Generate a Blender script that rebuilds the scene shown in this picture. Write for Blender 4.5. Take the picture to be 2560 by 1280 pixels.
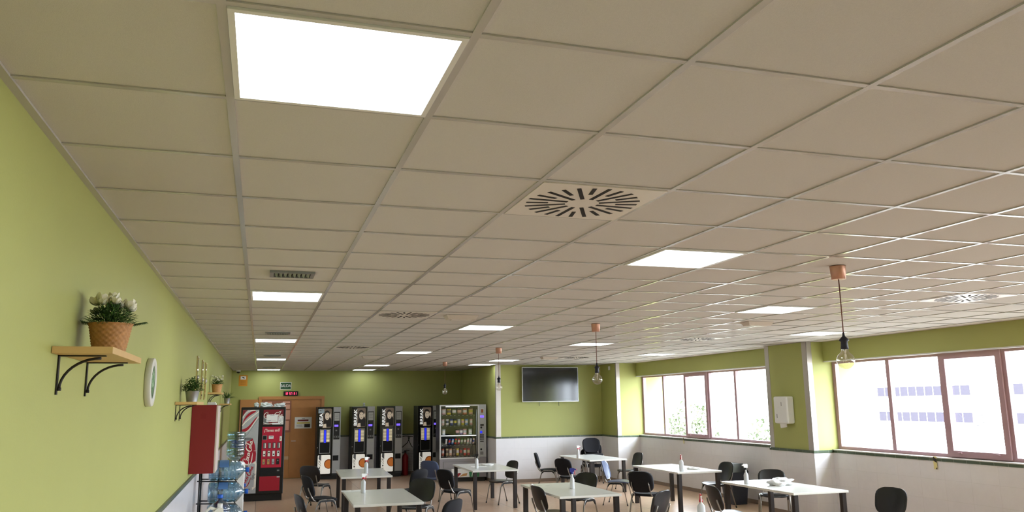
import bpy, bmesh, math, random
from mathutils import Vector, Matrix

# ------------------------------------------------------------------ camera, world, sun, exposure
SC = bpy.context.scene
for o in list(bpy.data.objects):
    bpy.data.objects.remove(o)
COL = SC.collection
PI = math.pi
R = math.radians

HC = 2.02                                   # camera height
YAW, PITCH, ROLL = 0.3047, 0.1831, -0.0117
FPX = 1984.1

def camera():
    cy, sy, cp, sp = math.cos(YAW), math.sin(YAW), math.cos(PITCH), math.sin(PITCH)
    f = Vector((sy * cp, cy * cp, sp))
    r = Vector((cy, -sy, 0))
    u = r.cross(f)
    c, s = math.cos(ROLL), math.sin(ROLL)
    r2 = c * r + s * u
    u2 = -s * r + c * u
    cam = bpy.data.cameras.new('camera')
    o = bpy.data.objects.new('camera', cam)
    COL.objects.link(o)
    m = Matrix(((r2.x, u2.x, -f.x, 0), (r2.y, u2.y, -f.y, 0), (r2.z, u2.z, -f.z, HC), (0, 0, 0, 1)))
    o.matrix_world = m
    cam.sensor_fit = 'HORIZONTAL'
    cam.sensor_width = 36
    cam.lens = 36 * FPX / 2560
    cam.clip_start = 0.05
    cam.clip_end = 400
    SC.camera = o
camera()

SKY = 27.0          # radiance of the bright hazy sky
PANEL = 7.5       # radiance of the ceiling panels
SUN = 26.0
EXPOSURE = 0.0

w = bpy.data.worlds.new('sky')
SC.world = w
w.use_nodes = True
bg = w.node_tree.nodes['Background']
bg.inputs[0].default_value = (0.83, 0.91, 1.0, 1)
bg.inputs[1].default_value = SKY
sun = bpy.data.lights.new('sun', 'SUN')
sun.energy = SUN
sun.angle = R(2)
sun.color = (1, 0.97, 0.92)
so = bpy.data.objects.new('sun', sun)
COL.objects.link(so)
so.rotation_euler = Vector((0.75, 0.25, -0.62)).to_track_quat('-Z', 'Y').to_euler()

SC.view_settings.view_transform = 'Standard'
SC.view_settings.look = 'None'
SC.view_settings.exposure = EXPOSURE
SC.view_settings.gamma = 1
SC.view_settings.use_curve_mapping = False
SC.cycles.max_bounces = 10
SC.cycles.diffuse_bounces = 6
SC.cycles.transparent_max_bounces = 16
SC.cycles.sample_clamp_indirect = 6

# ------------------------------------------------------------------ materials
MATS = {}

def srgb(r, g, b):
    f = lambda c: ((c / 255) / 12.92) if c / 255 <= 0.04045 else (((c / 255) + 0.055) / 1.055) ** 2.4
    return (f(r), f(g), f(b), 1)

def mat(name, col, rough=0.5, metal=0.0, spec=0.5, noise=0.0, nscale=20, bump=0.0, bscale=60, emit=None, estr=0, coat=0, trans=0, ior=1.45, alpha=1):
    if name in MATS:
        return MATS[name]
    m = bpy.data.materials.new(name)
    m.use_nodes = True
    nt = m.node_tree
    b = nt.nodes['Principled BSDF']
    b.inputs['Base Color'].default_value = col
    b.inputs['Roughness'].default_value = rough
    b.inputs['Metallic'].default_value = metal
    b.inputs['Specular IOR Level'].default_value = spec
    b.inputs['Coat Weight'].default_value = coat
    b.inputs['IOR'].default_value = ior
    b.inputs['Transmission Weight'].default_value = trans
    b.inputs['Alpha'].default_value = alpha
    tc = None
    if noise or bump:
        tc = nt.nodes.new('ShaderNodeTexCoord')
    if noise:
        n = nt.nodes.new('ShaderNodeTexNoise')
        n.inputs['Scale'].default_value = nscale
        n.inputs['Detail'].default_value = 5
        nt.links.new(tc.outputs['Object'], n.inputs['Vector'])
        mx = nt.nodes.new('ShaderNodeMix')
        mx.data_type = 'RGBA'
        mx.inputs[6].default_value = tuple(max(0, c * (1 - noise)) for c in col[:3]) + (1,)
        mx.inputs[7].default_value = tuple(min(1, c * (1 + noise)) for c in col[:3]) + (1,)
        nt.links.new(n.outputs['Fac'], mx.inputs[0])
        nt.links.new(mx.outputs[2], b.inputs['Base Color'])
    if bump:
        n2 = nt.nodes.new('ShaderNodeTexNoise')
        n2.inputs['Scale'].default_value = bscale
        n2.inputs['Detail'].default_value = 4
        nt.links.new(tc.outputs['Object'], n2.inputs['Vector'])
        bp = nt.nodes.new('ShaderNodeBump')
        bp.inputs['Strength'].default_value = bump
        bp.inputs['Distance'].default_value = 0.01
        nt.links.new(n2.outputs['Fac'], bp.inputs['Height'])
        nt.links.new(bp.outputs['Normal'], b.inputs['Normal'])
    if emit:
        b.inputs['Emission Color'].default_value = emit
        b.inputs['Emission Strength'].default_value = estr
    MATS[name] = m
    return m

def tile_mat(name, c1, c2, mortar, bw, rh, msize, rough, vert=True, offset=0.0, noise=0.06, ns=8):
    """tiles laid out in metres; on walls u runs along the wall and v upwards"""
    m = bpy.data.materials.new(name)
    m.use_nodes = True
    nt = m.node_tree
    b = nt.nodes['Principled BSDF']
    b.inputs['Roughness'].default_value = rough
    tc = nt.nodes.new('ShaderNodeTexCoord')
    sep = nt.nodes.new('ShaderNodeSeparateXYZ')
    nt.links.new(tc.outputs['Object'], sep.inputs[0])
    comb = nt.nodes.new('ShaderNodeCombineXYZ')
    if vert:
        ad = nt.nodes.new('ShaderNodeMath')
        ad.operation = 'ADD'
        nt.links.new(sep.outputs[0], ad.inputs[0])
        nt.links.new(sep.outputs[1], ad.inputs[1])
        nt.links.new(ad.outputs[0], comb.inputs[0])
        nt.links.new(sep.outputs[2], comb.inputs[1])
    else:
        nt.links.new(sep.outputs[0], comb.inputs[0])
        nt.links.new(sep.outputs[1], comb.inputs[1])
    br = nt.nodes.new('ShaderNodeTexBrick')
    br.offset = offset
    br.squash = 1
    br.inputs['Scale'].default_value = 1
    br.inputs['Brick Width'].default_value = bw
    br.inputs['Row Height'].default_value = rh
    br.inputs['Mortar Size'].default_value = msize
    br.inputs['Mortar Smooth'].default_value = 0.3
    br.inputs['Color1'].default_value = c1
    br.inputs['Color2'].default_value = c2
    br.inputs['Mortar'].default_value = mortar
    nt.links.new(comb.outputs[0], br.inputs['Vector'])
    n = nt.nodes.new('ShaderNodeTexNoise')
    n.inputs['Scale'].default_value = ns
    n.inputs['Detail'].default_value = 8
    n.inputs['Roughness'].default_value = 0.65
    nt.links.new(tc.outputs['Object'], n.inputs['Vector'])
    mr = nt.nodes.new('ShaderNodeMapRange')
    mr.inputs[1].default_value = 0.3
    mr.inputs[2].default_value = 0.7
    mr.inputs[3].default_value = 1 - noise
    mr.inputs[4].default_value = 1 + noise
    nt.links.new(n.outputs['Fac'], mr.inputs[0])
    mul = nt.nodes.new('ShaderNodeVectorMath')
    mul.operation = 'SCALE'
    nt.links.new(br.outputs['Color'], mul.inputs[0])
    nt.links.new(mr.outputs[0], mul.inputs['Scale'])
    nt.links.new(mul.outputs[0], b.inputs['Base Color'])
    bp = nt.nodes.new('ShaderNodeBump')
    bp.invert = True
    bp.inputs['Strength'].default_value = 0.35
    bp.inputs['Distance'].default_value = 0.004
    nt.links.new(br.outputs['Fac'], bp.inputs['Height'])
    nt.links.new(bp.outputs['Normal'], b.inputs['Normal'])
    MATS[name] = m
    return m

def glass_mat(name, tint=(1, 1, 1, 1), refl=0.08, rough=0.0, edge=0.6):
    """thin clear sheet: mostly see-through with a Fresnel reflection"""
    m = bpy.data.materials.new(name)
    m.use_nodes = True
    nt = m.node_tree
    nt.nodes.clear()
    out = nt.nodes.new('ShaderNodeOutputMaterial')
    mix = nt.nodes.new('ShaderNodeMixShader')
    tr = nt.nodes.new('ShaderNodeBsdfTransparent')
    tr.inputs[0].default_value = tint
    gl = nt.nodes.new('ShaderNodeBsdfGlossy')
    gl.inputs['Roughness'].default_value = rough
    lw = nt.nodes.new('ShaderNodeLayerWeight')
    lw.inputs[0].default_value = 0.35
    mr = nt.nodes.new('ShaderNodeMapRange')
    mr.inputs[3].default_value = refl
    mr.inputs[4].default_value = edge
    nt.links.new(lw.outputs['Facing'], mr.inputs[0])
    nt.links.new(mr.outputs[0], mix.inputs[0])
    nt.links.new(tr.outputs[0], mix.inputs[1])
    nt.links.new(gl.outputs[0], mix.inputs[2])
    nt.links.new(mix.outputs[0], out.inputs[0])
    MATS[name] = m
    return m

GREEN = mat('green wall paint', srgb(166, 169, 98), 0.55, noise=0.03, nscale=3, bump=0.05, bscale=120)
TILE_CEIL = mat('mineral ceiling tile', srgb(206, 203, 198), 0.9, noise=0.06, nscale=140, bump=0.12, bscale=300)
TBAR = mat('white lacquered tee bar', srgb(186, 184, 180), 0.16, spec=0.7)
PLASTER = mat('white plaster', srgb(200, 194, 186), 0.8, noise=0.03, nscale=4)
DADO = tile_mat('white wall tile', srgb(230, 228, 232), srgb(228, 226, 231), srgb(221, 219, 222), 0.45, 0.285, 0.003, 0.22, noise=0.02)
CAP = tile_mat('dark green cap tile', srgb(70, 84, 66), srgb(78, 92, 72), srgb(130, 135, 125), 0.22, 0.5, 0.004, 0.3)
SKIRT = mat('brown stone skirting', srgb(140, 122, 108), 0.4, noise=0.1, nscale=12)
FLOOR = tile_mat('beige terrazzo floor', srgb(202, 172, 148), srgb(196, 165, 141), srgb(118, 104, 94), 2.4, 2.4, 0.006, 0.3, vert=False, noise=0.13, ns=14)
STEEL = mat('brushed steel guard', srgb(196, 190, 184), 0.42, 0.7, noise=0.08, nscale=6)
FRAME = mat('mauve brown window frame', srgb(172, 140, 148), 0.4)
SILL = mat('pale stone sill', srgb(225, 225, 225), 0.25, noise=0.04, nscale=20)
GLASS = glass_mat('window glass', (0.97, 0.98, 0.98, 1), 0.03, 0.0, 0.16)
BLACKP = mat('black plastic', srgb(26, 26, 28), 0.35)
SHELL = mat('glossy black plastic shell', srgb(24, 24, 27), 0.33, spec=0.6)
FABRIC = mat('black fabric', srgb(19, 19, 26), 0.85, noise=0.2, nscale=300, bump=0.1, bscale=500)
SHEENP = mat('plastic shell with painted blue sheen', srgb(70, 84, 118), 0.3)  # sky reflection on black plastic, painted as an even blue
TUBE = mat('grey steel tube', srgb(150, 146, 142), 0.35, 0.85)
LAMIN = mat('pale grey laminate', srgb(236, 237, 233), 0.2, noise=0.03, nscale=9)
LAMEDGE = mat('laminate edge', srgb(200, 202, 198), 0.4)
SEPMARK = mat('dark scratch', srgb(96, 92, 84), 0.7)
LEGM = mat('dark brown lacquered leg', srgb(38, 31, 30), 0.45)
WHITE = mat('white plastic', srgb(232, 232, 230), 0.4)
PAPER = mat('white paper', srgb(236, 236, 234), 0.8)
BLACK = mat('black lacquer', srgb(22, 21, 20), 0.4)
DARK = mat('dark recess', srgb(14, 14, 14), 0.7)
WOOD = mat('orange veneer', srgb(184, 128, 76), 0.4, noise=0.12, nscale=5)
WOODL = mat('pale pine', srgb(206, 170, 112), 0.5, noise=0.1, nscale=9)
REDC = mat('red enamel', srgb(150, 30, 38), 0.4)
IRON = mat('dark iron', srgb(44, 40, 36), 0.5, 0.3)

# ------------------------------------------------------------------ mesh helpers
class M:
    def __init__(self):
        self.bm = bmesh.new()
        self.mats = []
        self.cur = 0
        self.sm = []
    def use(self, m):
        if m not in self.mats:
            self.mats.append(m)
        self.cur = self.mats.index(m)
        return self
    def face(self, vs, smooth=False):
        try:
            f = self.bm.faces.new(vs)
        except ValueError:
            return None
        f.material_index = self.cur
        f.smooth = smooth
        return f
    def v(self, p):
        return self.bm.verts.new(p)
    def box(self, x0, x1, y0, y1, z0, z1, bev=0.0, mx=None):
        if not bev:
            c = [(x0, y0, z0), (x1, y0, z0), (x1, y1, z0), (x0, y1, z0), (x0, y0, z1), (x1, y0, z1), (x1, y1, z1), (x0, y1, z1)]
            vs = [self.v(mx @ Vector(p) if mx else p) for p in c]
            for q in ((0, 3, 2, 1), (4, 5, 6, 7), (0, 1, 5, 4), (1, 2, 6, 5), (2, 3, 7, 6), (3, 0, 4, 7)):
                self.face([vs[i] for i in q])
            return self
        t = bmesh.new()
        bmesh.ops.create_cube(t, size=1)
        for q in t.verts:
            q.co = Vector(((x0 + x1) / 2 + q.co.x * (x1 - x0), (y0 + y1) / 2 + q.co.y * (y1 - y0), (z0 + z1) / 2 + q.co.z * (z1 - z0)))
        bmesh.ops.bevel(t, geom=t.edges[:], offset=bev, segments=3, affect='EDGES', profile=0.5)
        mp = {}
        for q in t.verts:
            mp[q] = self.v(mx @ q.co if mx else q.co)
        for f in t.faces:
            self.face([mp[q] for q in f.verts])
        t.free()
        return self
    def hexa(self, pts):
        vs = [self.v(p) for p in pts]
        for q in ((0, 3, 2, 1), (4, 5, 6, 7), (0, 1, 5, 4), (1, 2, 6, 5), (2, 3, 7, 6), (3, 0, 4, 7)):
            self.face([vs[i] for i in q])
        return self
    def tube(self, pts, r, n=8, ry=None):
        pts = [Vector(p) for p in pts]
        rings = []
        up = None
        for i, p in enumerate(pts):
            d = (pts[min(i + 1, len(pts) - 1)] - pts[max(i - 1, 0)]).normalized()
            if up is None:
                up = Vector((0, 0, 1)) if abs(d.z) < 0.9 else Vector((0, 1, 0))
            a = d.cross(up)
            if a.length < 1e-6:
                a = d.orthogonal()
            a.normalize()
            b = a.cross(d).normalized()
            up = b
            rr = r[i] if isinstance(r, (list, tuple)) else r
            rings.append([self.v(p + a * math.cos(2 * PI * k / n) * rr + b * math.sin(2 * PI * k / n) * (ry or rr)) for k in range(n)])
        for i in range(len(rings) - 1):
            for k in range(n):
                self.face([rings[i][k], rings[i][(k + 1) % n], rings[i + 1][(k + 1) % n], rings[i + 1][k]], True)
        self.face(rings[0][::-1])
        self.face(rings[-1])
        return self
    def lathe(self, prof, n=24, c=(0, 0, 0), axis='z', sx=1.0, sy=1.0, caps=True, smooth=True):
        c = Vector(c)
        rings = []
        for (r, h) in prof:
            ring = []
            for k in range(n):
                a = 2 * PI * k / n
                x, y = r * math.cos(a) * sx, r * math.sin(a) * sy
                p = {'z': Vector((x, y, h)), 'x': Vector((h, x, y)), 'y': Vector((y, h, x))}[axis]
                ring.append(self.v(c + p))
            rings.append(ring)
        for i in range(len(rings) - 1):
            for k in range(n):
                self.face([rings[i][k], rings[i][(k + 1) % n], rings[i + 1][(k + 1) % n], rings[i + 1][k]], smooth)
        if caps:
            if prof[0][0] > 1e-5:
                self.face(rings[0][::-1])
            if prof[-1][0] > 1e-5:
                self.face(rings[-1])
        return self
    def cyl(self, c, r, h, n=20, axis='z'):
        return self.lathe([(r, 0), (r, h)], n, c, axis, smooth=True)
    def flat(self, pts, y):
        """polygon in the x-z plane facing -y"""
        return self.face([self.v((p[0], y, p[1])) for p in pts])
    def rect(self, x0, x1, z0, z1, y, r=0.0):
        if r <= 0:
            return self.flat([(x0, z0), (x1, z0), (x1, z1), (x0, z1)], y)
        pts = []
        for cx, cz, a0 in ((x1 - r, z0 + r, -90), (x1 - r, z1 - r, 0), (x0 + r, z1 - r, 90), (x0 + r, z0 + r, 180)):
            for k in range(6):
                a = R(a0 + k * 18)
                pts.append((cx + r * math.cos(a), cz + r * math.sin(a)))
        return self.flat(pts, y)
    def slab(self, pts, y0, y1):
        """solid prism of an x-z outline between y0 (front, facing -y) and y1"""
        a = [self.v((p[0], y0, p[1])) for p in pts]
        b = [self.v((p[0], y1, p[1])) for p in pts]
        self.face(a)
        self.face(b[::-1])
        n = len(pts)
        for i in range(n):
            self.face([a[i], b[i], b[(i + 1) % n], a[(i + 1) % n]])
        return self
    def ribbon(self, pts, ws, y):
        """flat stroke with its own width at each point, in the x-z plane"""
        L = []
        for i, p in enumerate(pts):
            a = Vector(pts[max(i - 1, 0)]); b = Vector(pts[min(i + 1, len(pts) - 1)])
            d = (b - a)
            if d.length < 1e-9:
                d = Vector((1, 0))
            d.normalize()
            nrm = Vector((-d.y, d.x))
            wd = ws[i] if isinstance(ws, (list, tuple)) else ws
            L.append((self.v((p[0] + nrm.x * wd / 2, y, p[1] + nrm.y * wd / 2)), self.v((p[0] - nrm.x * wd / 2, y, p[1] - nrm.y * wd / 2))))
        for i in range(len(L) - 1):
            self.face([L[i][0], L[i][1], L[i + 1][1], L[i + 1][0]])
        return self
    def shell(self, grid, thick):
        """closed sheet from a grid of points; thick is the offset vector"""
        t = Vector(thick)
        A = [[self.v(Vector(p)) for p in row] for row in grid]
        B = [[self.v(Vector(p) + t) for p in row] for row in grid]
        n, m = len(A), len(A[0])
        for i in range(n - 1):
            for j in range(m - 1):
                self.face([A[i][j], A[i][j + 1], A[i + 1][j + 1], A[i + 1][j]], True)
                self.face([B[i][j], B[i + 1][j], B[i + 1][j + 1], B[i][j + 1]], True)
        ed = [(0, j) for j in range(m)] + [(i, m - 1) for i in range(1, n)] + [(n - 1, j) for j in range(m - 2, -1, -1)] + [(i, 0) for i in range(n - 2, 0, -1)]
        for k in range(len(ed)):
            a, b = ed[k], ed[(k + 1) % len(ed)]
            self.face([A[a[0]][a[1]], B[a[0]][a[1]], B[b[0]][b[1]], A[b[0]][b[1]]], True)
        return self
    def text(self, s, x, z, size, y, rot=0.0, sx=1.0, bold=0.0, align='CENTER', shear=0.0):
        me = text_mesh(s, align, bold, shear)
        c, sn = math.cos(rot), math.sin(rot)
        vs = []
        for q in me.vertices:
            a, b = q.co.x * size * sx, q.co.y * size
            vs.append(self.v((x + a * c - b * sn, y, z + a * sn + b * c)))
        for p in me.polygons:
            self.face([vs[i] for i in p.vertices])
        return self

_TX = {}
def text_mesh(s, align='CENTER', bold=0.0, shear=0.0):
    k = (s, align, bold, shear)
    if k not in _TX:
        cu = bpy.data.curves.new('lettering', 'FONT')
        cu.body = s
        cu.align_x = align
        cu.align_y = 'CENTER'
        cu.offset = bold
        cu.shear = shear
        o = bpy.data.objects.new('lettering', cu)
        COL.objects.link(o)
        dg = bpy.context.evaluated_depsgraph_get()
        dg.update()
        _TX[k] = bpy.data.meshes.new_from_object(o.evaluated_get(dg))
        bpy.data.objects.remove(o)
        bpy.data.curves.remove(cu)
    return _TX[k]

def obj(name, m, material=None, parent=None, loc=None, recalc=True, rot=None):
    if material and not m.mats:
        m.mats = [material]
    if recalc:
        bmesh.ops.recalc_face_normals(m.bm, faces=m.bm.faces[:])
    me = bpy.data.meshes.new(name)
    m.bm.to_mesh(me)
    m.bm.free()
    for q in m.mats:
        me.materials.append(q)
    o = bpy.data.objects.new(name, me)
    COL.objects.link(o)
    if parent:
        o.parent = parent
    if loc:
        o.location = loc
    if rot:
        o.rotation_euler = rot
    return o

def tag(o, label, cat, group=None, kind=None):
    o['label'] = label
    o['category'] = cat
    if group:
        o['group'] = group
    if kind:
        o['kind'] = kind
    return o

def thing(name, label, cat, loc=(0, 0, 0), rz=0.0, group=None):
    o = bpy.data.objects.new(name, None)
    o.empty_display_size = 0.1
    COL.objects.link(o)
    o.location = loc
    o.rotation_euler = (0, 0, rz)
    return tag(o, label, cat, group)

def struct(name, m, material=None, parent=None, label=None):
    o = obj(name, m, material, parent)
    o['kind'] = 'structure'
    if label:
        o['label'] = label
    return o

def dup(root, label, loc, rz=0.0, swap=None, scale=None, group=None):
    """a copy of a thing, its parts and their sub-parts (mesh data shared)"""
    def cp(o, parent):
        c = o.copy()
        COL.objects.link(c)
        c.parent = parent
        if swap and c.type == 'MESH' and o.name.split('.')[0] in swap:
            c.data = o.data.copy()
            c.data.materials.clear()
            c.data.materials.append(swap[o.name.split('.')[0]])
        for ch in list(o.children):
            cp(ch, c)
        return c
    r = cp(root, None)
    r.location = loc
    r.rotation_euler = (0, 0, rz)
    if scale:
        r.scale = scale
    if label:
        r['label'] = label
    if group:
        r['group'] = group
    return r

# ------------------------------------------------------------------ room shell
CE = 3.014                        # ceiling height
XL, YB, XA = -0.797, 24.0, 5.87   # left wall, far wall, return of the vending alcove
YT = 20.2                         # wall with the television
YE, XE = 19.2, 8.85               # pier between television and windows
XW, XH, XS, XF = 9.48, 9.42, 9.46, 9.62   # tiled parapet, boxed header, sill front, window plane
YC0, YC1, XC = 11.78, 13.0, 9.08  # free pier between the windows
Y0 = -3.5                         # wall behind the camera
ZD = 1.16                         # top of the tiled dado
GX, GY, P = -0.797, 1.97, 0.66    # ceiling grid

struct('floor', M().box(XL - 0.3, 10.2, Y0 - 0.3, YB + 0.3, -0.3, 0), FLOOR)

m = M().use(TILE_CEIL)
m.box(XL - 0.3, 10.2, Y0 - 0.3, YB + 0.3, CE + 0.006, CE + 0.4)
struct('ceiling', m)
m = M().use(TBAR)
for i in range(1, 16):
    x = GX + i * P
    m.box(x - 0.0125, x + 0.0125, Y0, YB, CE, CE + 0.0055)
for j in range(-8, 34):
    y = GY + j * P
    x1 = XA if y > YT else XC + 0.02
    m.box(XL, x1, y - 0.0115, y + 0.0115, CE + 0.0006, CE + 0.0052)
struct('trim_1', m)
m = M().use(PLASTER)
m.box(GX + 15 * P + 0.0125, XH, Y0, YC0, CE + 0.001, CE + 0.0058)
m.box(GX + 15 * P + 0.0125, XH, YC1, YE, CE + 0.001, CE + 0.0058)
m.use(TBAR)
m.box(XL, XL + 0.03, Y0, YB, CE - 0.004, CE + 0.005)
m.box(XL + 0.03, XA, YB - 0.025, YB, CE - 0.004, CE + 0.005)
m.box(XA, XE, YT - 0.025, YT, CE - 0.004, CE + 0.005)
struct('trim_2', m)

def wall_x(name, x, y0, y1, out, z0=0, z1=CE, thick=0.25, dado=True, parent=None):
    """wall whose face lies at x and looks along out (+1 or -1)"""
    a, b = sorted((x, x - out * thick))
    w = struct(name, M().box(a, b, y0, y1, z0, z1), GREEN, parent)
    if dado:
        a, b = sorted((x, x + out * 0.012))
        struct('tile_dado', M().box(a, b, y0, y1, 0.08, ZD - 0.045), DADO, w)
        a, b = sorted((x, x + out * 0.02))
        struct('tile_cap', M().box(a, b, y0, y1, ZD - 0.045, ZD, 0.006), CAP, w)
        struct('skirting', M().box(a, b, y0, y1, 0, 0.08), SKIRT, w)
    return w

def wall_y(name, y, x0, x1, z0=0, z1=CE, thick=0.25, dado=True, parent=None, out=-1):
    a, b = sorted((y, y - out * thick))
    w = struct(name, M().box(x0, x1, a, b, z0, z1), GREEN, parent)
    if dado:
        a, b = sorted((y, y + out * 0.012))
        struct('tile_dado', M().box(x0, x1, a, b, 0.08, ZD - 0.045), DADO, w)
        a, b = sorted((y, y + out * 0.02))
        struct('tile_cap', M().box(x0, x1, a, b, ZD - 0.045, ZD, 0.006), CAP, w)
        struct('skirting', M().box(x0, x1, a, b, 0, 0.08), SKIRT, w)
    return w

wall_x('wall_left', XL, Y0, YB, 1)
# far wall: dado only right of the door
w = wall_y('wall_back', YB, XL - 0.25, XA + 0.25, dado=False)
struct('tile_dado', M().box(1.79, XA, YB - 0.012, YB, 0.08, ZD - 0.045), DADO, w)
struct('tile_cap', M().box(1.79, XA, YB - 0.02, YB, ZD - 0.045, ZD, 0.006), CAP, w)
struct('skirting', M().box(1.79, XA, YB - 0.02, YB, 0, 0.08), SKIRT, w)
wall_x('wall_alcove', XA, YT + 0.25, YB, -1)
w = wall_y('wall_television', YT, XA + 0.25, XE, dado=False)
struct('tile_dado', M().box(XA, XE, YT - 0.012, YT, 0.08, ZD - 0.045), DADO, w)
struct('tile_cap', M().box(XA, XE, YT - 0.02, YT, ZD - 0.045, ZD, 0.006), CAP, w)
struct('skirting', M().box(XA, XE, YT - 0.02, YT, 0, 0.08), SKIRT, w)
w = struct('wall_alcove_end', M().box(XA, XA + 0.25, YT, YT + 0.25, 0, CE), GREEN)
struct('tile_dado', M().box(XA - 0.012, XA, YT - 0.012, YT + 0.25, 0.08, ZD - 0.045), DADO, w)
struct('tile_cap', M().box(XA - 0.02, XA, YT - 0.02, YT + 0.25, ZD - 0.045, ZD), CAP, w)
wall_x('wall_pier_side', XE, YE, YT + 0.25, -1, thick=0.26)
w = wall_y('wall_pier', YE, XE + 0.26, 10.2, dado=False)
struct('tile_dado', M().box(XE - 0.012, XW, YE - 0.012, YE, 0.08, ZD - 0.045), DADO, w)
struct('tile_cap', M().box(XE - 0.02, XW, YE - 0.02, YE, ZD - 0.045, ZD, 0.006), CAP, w)
struct('skirting', M().box(XE - 0.02, XW, YE - 0.02, YE, 0, 0.08), SKIRT, w)
# free pier
w = struct('wall_column', M().box(XC, 10.2, YC0, YC1, 0, CE), GREEN)
struct('tile_dado', M().box(XC - 0.012, XW + 0.01, YC0 - 0.012, YC1 + 0.012, 0.08, ZD - 0.045), DADO, w)
struct('tile_cap', M().box(XC - 0.02, XW + 0.01, YC0 - 0.02, YC1 + 0.02, ZD - 0.045, ZD), CAP, w)
struct('skirting', M().box(XC - 0.02, XW + 0.01, YC0 - 0.02, YC1 + 0.02, 0, 0.08), SKIRT, w)
# pier beyond the right edge of the picture
struct('wall_column_near', M().box(XC, 10.2, 5.0, 6.1, 0, CE), GREEN)
wall_y('wall_front', Y0, XL - 0.25, 10.2, dado=False, out=1)

def bay(y0, y1, nm):
    w = struct('wall_right' + nm, M().box(XW, 10.0, y0, y1, 0, ZD - 0.05), GREEN)
    struct('tile_dado', M().box(XW - 0.012, XW, y0, y1, 0.08, ZD - 0.045), DADO, w)
    struct('skirting', M().box(XW - 0.02, XW, y0, y1, 0, 0.08), SKIRT, w)
    struct('tile_cap', M().box(XW - 0.02, XW + 0.01, y0, y1, ZD - 0.045, ZD - 0.004), CAP, w)
    struct('sill', M().box(XW - 0.024, 9.99, y0, y1, ZD - 0.004, ZD + 0.012, 0.004), SILL, w)
    h = struct('wall_header' + nm, M().box(XH, 10.2, y0, y1, 2.68, CE + 0.004), GREEN)
    struct('track', M().box(XH - 0.004, XH + 0.05, y0, y1, 2.66, 2.68), SILL, h)
bay(YC1, YE, '')
bay(6.1, YC0, '_near')
bay(Y0, 5.0, '_behind')  # unseen bay, added to let more daylight in

def window(n, y0, y1, muls, sash, z0=ZD + 0.012, z1=2.68):
    """mullions at muls; the pane between sash[0] and sash[1] opens"""
    d0, d1 = XF - 0.03, XF + 0.05
    m = M().use(FRAME)
    hw = 0.038
    m.box(d0, d1, y0, y0 + 2 * hw, z0, z1)
    m.box(d0, d1, y1 - 2 * hw, y1, z0, z1)
    for y in muls:
        m.box(d0, d1, y - hw, y + hw, z0, z1)
    ys = [y0 + 2 * hw] + [q for y in muls for q in (y - hw, y + hw)] + [y1 - 2 * hw]
    for k in range(0, len(ys), 2):
        m.box(d0, d1, ys[k], ys[k + 1], z0, z0 + 0.05)
        m.box(d0, d1, ys[k], ys[k + 1], z1 - 0.05, z1)
    w = struct('window_%d' % n, m)
    w['label'] = {1: 'far five-pane window with a mauve frame beyond the free pier', 2: 'near window with a paper notice stuck on its opening pane', 3: 'unseen window beside the camera, added wide for daylight'}[n]
    for k in range(0, len(ys), 2):
        a, b = ys[k], ys[k + 1]
        if sash and abs((a + b) / 2 - sum(sash) / 2) < 0.2:
            s = M().use(FRAME)
            t = 0.085
            e0, e1 = d0 - 0.03, d1 - 0.01
            zz0, zz1 = z0 + 0.015, z1 - 0.015
            a2, b2 = a - 0.02, b + 0.02
            s.box(e0, e1, a2, a2 + t, zz0, zz1)
            s.box(e0, e1, b2 - t, b2, zz0, zz1)
            s.box(e0, e1, a2 + t, b2 - t, zz0, zz0 + t)
            s.box(e0, e1, a2 + t, b2 - t, zz1 - t, zz1)
            so_ = struct('sash', s, None, w)
            struct('pane', M().box(XF + 0.005, XF + 0.011, a2 + t, b2 - t, zz0 + t, zz1 - t), GLASS, so_)
            for yy in (a2 + 0.2, b2 - 0.2):
                h = M().use(FRAME).box(e0 - 0.02, e0, yy - 0.03, yy + 0.03, zz0 + 0.05, zz0 + 0.07)
                h.box(e0 - 0.035, e0 - 0.02, yy - 0.05, yy + 0.012, zz0 + 0.055, zz0 + 0.068)
                struct('handle', h, None, so_)
        else:
            struct('pane', M().box(XF + 0.005, XF + 0.011, a, b, z0 + 0.05, z1 - 0.05), GLASS, w)
    return w
window(1, YC1, YE, [14.85, 15.92, 16.98, 18.05], (15.92, 16.98))
window(2, 6.1, YC0, [7.25, 8.36, 9.42, 10.48], (8.36, 9.42))
window(3, Y0, 5.0, [-1.8, -0.1, 1.6, 3.3], None)  # out of view, put in wide as an extra source of daylight

for n, (y0, y1) in enumerate(((YC1, YE), (6.1, YC0), (Y0, 5.0))):
    L = bpy.data.lights.new('window_portal', 'AREA')
    L.shape = 'RECTANGLE'
    L.size = 1.55
    L.size_y = y1 - y0
    L.cycles.is_portal = True
    o = bpy.data.objects.new('window_portal', L)
    COL.objects.link(o)
    o.location = (10.0, (y0 + y1) / 2, 1.92)
    o.rotation_euler = (0, R(90), 0)

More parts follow.
